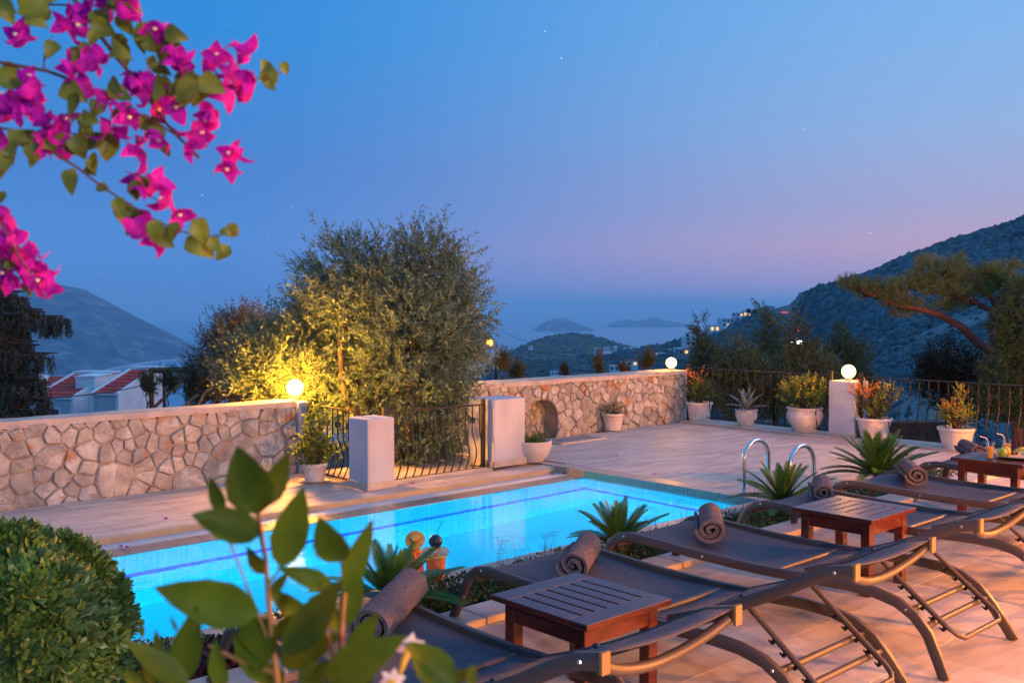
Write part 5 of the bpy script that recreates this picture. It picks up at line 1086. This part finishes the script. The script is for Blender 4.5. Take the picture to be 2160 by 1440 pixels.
t = empty('white_house', tuple(P(112, 812, 125)), math.atan2(RT[1], RT[0]), 'far white house showing only its low red roof over the left house', 'house', 'white houses with red roofs'); MB().box(-1.5, 2.5, 0, 4, -4, .2).build('wall', m_wh, t); MB().add([(-1.7, -.2, .2), (2.7, -.2, .2), (2.5, 2, 1.0), (-1.5, 2, 1.0)], [(0, 1, 2, 3)]).build('roof', m_roof, t)
# black steel frame
t = empty('steel_frame', tuple(P(320, 870, 17)), math.atan2(RT[1], RT[0]), 'black steel canopy frame behind the left stone wall', 'frame'); k = 17/FPX
q = lambda x, y, d=0: tuple(((x-320)*k, d, (870-y)*k))
mb = MB(); mb.tube([q(320, 900), q(320, 781)], .045, 4); mb.build('post', m_iron, t); MB().tube([q(317, 781), q(415, 786, 1.2)], .05, 4).build('beam', m_iron, t); MB().tube([q(334, 781, .3), q(334, 900, .3)], .03, 4).build('post', m_iron, t); MB().tube([q(372, 784, .8), q(372, 900, .8)], .03, 4).build('post', m_iron, t); MB().tube([q(415, 786, 1.2), q(415, 900, 1.2)], .03, 4).build('post', m_iron, t); MB().tube([q(372, 786, .8), q(395, 850, 1)], .025, 4).build('brace', m_iron, t)
# village houses
def vhouse(px, pyb, w, h, D, label, lit=0, roof=None, seed=0, m=None):
    rr = random.Random(seed); k = D/FPX; a = P(px, pyb, D); W_, H_ = w*k, h*k; t = empty('village_house', tuple(a), math.atan2(RT[1], RT[0])+rr.uniform(-.35, .35), label, 'house', 'village houses on the slopes')
    m = m or m_wh; MB().box(-W_/2, W_/2, 0, W_*.8, -H_*.8, H_).build('wall', m, t)
    if rr.random() < .6: MB().box(-W_*.2, W_/2-.05, W_*.1, W_*.75, H_, H_*1.35).build('upper_storey', m, t)
    MB().box(-W_/2-.15, W_/2+.15, -.2, W_*.82, H_, H_+.25).build('roof', roof or m_wh, t)
    n = max(2, int(W_/2.6)); fl = max(1, int(H_/2.8)); lk = set(rr.sample(range(n*fl), min(lit, n*fl)))
    for f in range(fl):
        for i in range(n):
            x = -W_/2+W_*(i+.5)/n; z = H_*(f+.5)/fl; s = W_/n*.28; pn = MB().box(x-s, x+s, -.05, .02, z-H_/fl*.25, z+H_/fl*.25).build('window', m_lit if f*n+i in lk else m_win, t)
    return t
VH = [(1262, 748, 14, 14, 1150, 0, 'leftmost white block on the flank of the middle hill'), (1282, 744, 12, 12, 1160, 0, 'second white block on the flank of the middle hill'), (1297, 743, 10, 10, 1170, 0, 'third small white block on the flank of the middle hill'), (1323, 743, 17, 9, 1180, 0, 'wide white block right of the hill cluster'), (1337, 742, 10, 8, 1190, 0, 'small white block at the right end of the hill cluster'), (1280, 752, 26, 7, 1100, 3, 'long low lit building below the white blocks'), (1303, 755, 14, 8, 1090, 1, 'low pale building below the cluster, right of the lit one'), (1328, 772, 36, 11, 520, 1, 'wide pale house just above the stone wall'), (1296, 782, 22, 10, 480, 0, 'low white roofed house just above the stone wall, left of the wide one'), (1310, 776, 14, 8, 540, 1, 'small pink house between the two lower houses'),
      (1457, 738, 24, 28, 640, 0, 'tall white apartment block left of the slim pine'), (1448, 748, 34, 12, 560, 1, 'pinkish low block behind the far globe lamp'), (1432, 742, 18, 8, 700, 0, 'low dark-roofed house left of the apartment block'), (1478, 756, 22, 12, 520, 0, 'red-walled house beside the slim pine'), (1508, 700, 22, 14, 700, 2, 'stepped house with a yellow lit terrace'), (1536, 690, 28, 18, 720, 1, 'white stepped villa below the crest'), (1556, 676, 24, 16, 740, 2, 'white villa at the crest beside the palms'), (1545, 704, 34, 12, 680, 3, 'wide lower villa with warm lit windows'), (1570, 700, 22, 14, 690, 1, 'right-hand lower villa of the lit group'), (1576, 668, 16, 12, 750, 2, 'highest small villa with lit upper windows'), (1395, 752, 22, 7, 760, 1, 'long low house left of the far globe lamp'), (1415, 745, 12, 7, 780, 0, 'tiny house on the shoulder of the slope'), (1170, 790, 16, 6, 600, 0, 'lone low house at the foot of the middle hill'), (1118, 735, 8, 4, 1500, 0, 'tiny building on the left flank of the middle hill')]
m_pk = M('pink render', (.42, .28, .28), .85); m_rw = M('red render', (.36, .10, .08), .85)
for i, (px, pyb, w, h, D_, lit, lb) in enumerate(VH): vhouse(px, pyb, w, h, D_, lb, lit, m_roof if i in (7, 9) else None, i+5, m_pk if 'pink' in lb else (m_rw if 'red-walled' in lb else None))
# concrete building at the crest, road, rock cutting and cars
t = empty('crest_building', tuple(P(1612, 657, 770)), math.atan2(RT[1], RT[0]), 'flat grey building at the crest where the road bends', 'building'); k = 770/FPX; MB().box(-1*k, 22*k, 0, 10, -3, 10*k).build('wall', m_gy, t); MB().box(12*k, 23*k, -.3, 10, 10*k, 11*k).build('roof', m_iron, t); MB().tube([(13*k, 3, 10*k), (13*k, 3, 17*k)], .3, 5).build('mast', m_gy, t)
def strip_mesh(name, L_, R_, m, label=None):
    vs = []; 
    for a, b in zip(L_, R_): vs += [a, b, np.array(b)-UP*6, np.array(a)-UP*6]
    f = [(i*4+j, i*4+(j+1) % 4, (i+1)*4+(j+1) % 4, (i+1)*4+j) for i in range(len(L_)-1) for j in range(4)]
    return MB().add(vs, f).build(name, m)
m_road = M('asphalt', (.09, .095, .11), .8); m_rock = M('cut rock face', (.30, .24, .22), .95, col2=(.19, .16, .15), scale=.12, bump=1, bscale=.5, detail=8)
LFT = [(1618, 655, 760), (1634, 656, 735), (1646, 668, 700), (1658, 690, 660), (1672, 735, 600)]; RGT = [(1670, 641, 770), (1674, 652, 745), (1684, 670, 710), (1702, 700, 670), (1728, 745, 610)]
o = strip_mesh('road', [P(*q) for q in LFT], [P(*q) for q in RGT], m_road); tag(o, kind='structure')
vs = []; f = []; CUT = [(1668, 640, 652, 740), (1676, 632, 668, 730), (1686, 618, 690, 720), (1700, 612, 712, 712), (1716, 622, 735, 690), (1732, 655, 752, 640)]; rk = np.random.default_rng(3); ny = 14
for i, x in enumerate(np.linspace(1668, 1732, 22)):
    yt = np.interp(x, [c[0] for c in CUT], [c[1] for c in CUT]); yb = np.interp(x, [c[0] for c in CUT], [c[2] for c in CUT]); D_ = np.interp(x, [c[0] for c in CUT], [c[3] for c in CUT])
    for j in range(ny+1): u = j/ny; vs.append(P(x+rk.normal()*.8, yb*(1-u)+yt*u+rk.normal()*.8, D_-28+26*u+rk.normal()*2.5))
f = [(i*(ny+1)+j, (i+1)*(ny+1)+j, (i+1)*(ny+1)+j+1, i*(ny+1)+j+1) for i in range(21) for j in range(ny)]
tag(MB().add(vs, f).build('rock_cutting', m_rock), kind='structure')
m_tail = M('tail light', (.5, .02, .01), .5, emit=((1, .08, .03), 6)); m_head = M('head light', (1, 1, .8), .5, emit=((.9, 1, .6), 14)); m_car = M('car paint', (.2, .2, .22), .3)
def car(px, py, D_, m, label, s=1.0):
    t = empty('car', tuple(P(px, py, D_)), math.atan2(RT[1], RT[0]), label, 'car', 'cars on the hill road')
    vs = [(-.9*s, 0, .3), (.9*s, 0, .3), (.9*s, 4, .3), (-.9*s, 4, .3), (-.9*s, 0, .95), (.9*s, 0, .95), (.9*s, 4, .9), (-.9*s, 4, .9), (-.7*s, .5, 1.45), (.7*s, .5, 1.45), (.7*s, 2.6, 1.45), (-.7*s, 2.6, 1.45)]
    MB().add(vs, [(0, 1, 5, 4), (1, 2, 6, 5), (2, 3, 7, 6), (3, 0, 4, 7), (4, 5, 9, 8), (5, 6, 10, 9), (6, 7, 11, 10), (7, 4, 8, 11), (8, 9, 10, 11), (3, 2, 1, 0)]).build('body', m_car, t)
    for x in (-.7, .7): MB().box(x*s-.28, x*s+.28, -.12, -.01, .6, .95).build('tail_light' if m is m_tail else 'headlight', m, t)
    for x in (-.8, .8):
        for y in (.8, 3.2): MB().tube([(x-.1, y, .32), (x+.1, y, .32)], .32, 8).build('wheel', m_iron, t)
car(1651, 661, 700, m_tail, 'car with red tail lights climbing the road, left one'); car(1658, 661, 705, m_tail, 'car with red tail lights climbing the road, right one'); car(1686, 700, 640, m_tail, 'car with red tail lights lower down among the pines'); car(1676, 735, 120, m_head, 'car with bright headlights seen through the pines', .8)
# palms at the crest
for i, (px, py) in enumerate(((1579, 658), (1592, 659))):
    b_ = P(px, py+12, 745); t = empty('palm_tree', tuple(b_), 0, 'round-headed palm at the village crest, %s of two' % ('left', 'right')[i], 'palm', 'palms at the village crest'); MB().tube([(0, 0, -3), (0, 0, 5)], .35, 6).build('trunk', m_bark, t); rr = np.random.default_rng(i); u = unit(rr.normal(size=(160, 3))+np.array([0, 0, .4])); V, F = leaves(np.tile([0, 0, 5.], (160, 1)), u, 2.6, .5, r=rr); put('crown', V, F, m_darkf, t)
b_ = P(1450, 716, 640); t = empty('palm_tree', tuple(b_), 0, 'single palm above the tall white apartment block', 'palm'); MB().tube([(0, 0, -4), (0, 0, 2.5)], .25, 6).build('trunk', m_bark, t); u = unit(rr.normal(size=(120, 3))+np.array([0, 0, .3])); V, F = leaves(np.tile([0, 0, 2.5], (120, 1)), u, 1.7, .35, r=rr); put('crown', V, F, m_darkf, t)
# pylons on the middle hill and overhead wires
t = empty('mast_group', tuple(P(1222, 706, 1890)), 0, 'thin masts on top of the middle hill', 'mast')
for dx in (-6, 0, 7): MB().tube([(dx*RT[0], dx*RT[1], -3), (dx*RT[0], dx*RT[1], 9+dx*.3)], .22, 4).build('mast', m_gy, t)
def wire(a, b, sag, r_, label, n=16):
    a = np.array(a); b = np.array(b); pts = [a*(1-i/n)+b*(i/n)-UP*sag*math.sin(math.pi*i/n) for i in range(n+1)]; tag(MB().tube(pts, r_, 4).build('overhead_wire', m_iron), label, 'wire', 'overhead wires')
wire(P(-80, 850, 20), P(420, 775, 45), .35, .017, 'black cable crossing in front of the red-roofed houses')
wire(P(1640, 745, 40), P(2080, 687, 24), .25, .013, 'black cable crossing in front of the right-hand hill')
for i, (a, b) in enumerate((((1050, 745), (1500, 800)), ((1050, 728), (1480, 758)), ((1060, 700), (1300, 752)))): wire(P(*a, 300), P(*b, 260), 2, .05, ('lowest', 'middle', 'topmost')[i]+' of the faint wires in front of the middle hill')
# street lamps
def streetlamp(px, py, D_, label, e, col, s, m):
    t = empty('street_lamp', tuple(P(px, py, D_)), 0, label, 'street lamp'); MB().tube([(0, 0, -6), (0, 0, .1), tuple(RT*-.3+UP*.25)], .05, 6).build('post', m_iron, t)
    MB().lathe([(max(.001, s*math.sin(math.pi*i/8)), -s*math.cos(math.pi*i/8)) for i in range(9)], 12, tuple(RT*-.3+UP*.1)).build('lamp_head', m, t, sm=180)
    if e: l = bpy.data.lights.new('lamp light', 'POINT'); l.energy = e; l.color = (1, .45, .06); l.shadow_soft_size = s; lo = bpy.data.objects.new('lamp_light', l); C.objects.link(lo); lo.parent = t; lo.location = tuple(RT*-.3+UP*.1-FW*(s+.05))
m_sod = M('sodium lamp', (1, .5, .1), .5, emit=((1, .33, .03), 9)); m_sod2 = M('warm lamp', (1, .6, .3), .5, emit=((1, .6, .25), 25))
streetlamp(1046, 727, 45, 'orange street lamp right of the olive tree', 50, None, .16, m_sod)
streetlamp(901, 797, 13.6, 'warm lamp glinting through the olive tree', 600, None, .09, m_sod2)
streetlamp(1728, 766, 60, 'small orange lamp among the pines left of the lamp pillar', 20, None, .12, m_sod)
# stone hut and steps seen through the right railing
t = empty('stone_hut', tuple(P(1985, 900, 30)), math.atan2(RT[1], RT[0]), 'small pink stone wall with a pale stair rail seen through the right-hand railing', 'garden wall'); k = 30/FPX
MB().box(-25*k, 0, 0, 1, -1, 88*k).build('wall', m_stone, t); MB().tube([(-55*k, -.1, 70*k), (-20*k, -.1, 96*k), (0, -.1, 96*k)], .03, 5).build('stair_rail', m_wf, t)
t = empty('field_wall', tuple(P(1870, 905, 26)), math.atan2(RT[1], RT[0])+.1, 'low brown dry wall in the undergrowth behind the orange-tipped rose', 'garden wall'); k = 26/FPX; MB().box(-10*k, 130*k, 0, .5, -1, 14*k).build('wall', M('brown field stone', (.09, .06, .05), .95, col2=(.05, .035, .03), scale=3, bump=1), t)
# pale flowering plant beyond the far lounger
b_ = at(2100, 968, 0); el = [(np.array([b_[0]+1.2, b_[1], .28]), np.array([.12, .5, .18]))]
# ------------------------------------------------------------------ evening haze
hz = bpy.data.materials.new('haze'); hz.use_nodes = True; t = hz.node_tree; t.nodes.clear(); pv = N(t, 'ShaderNodeVolumePrincipled'); pv.inputs['Color'].default_value = (.60, .86, 1, 1); pv.inputs['Density'].default_value = 1.0e-4; pv.inputs['Anisotropy'].default_value = 0.0; oo = N(t, 'ShaderNodeOutputMaterial'); t.links.new(pv.outputs[0], oo.inputs['Volume'])
o = MB().box(-20000, 26000, -20000, 26000, SEA-1.5, 190).build('haze', hz); tag(o, kind='stuff')
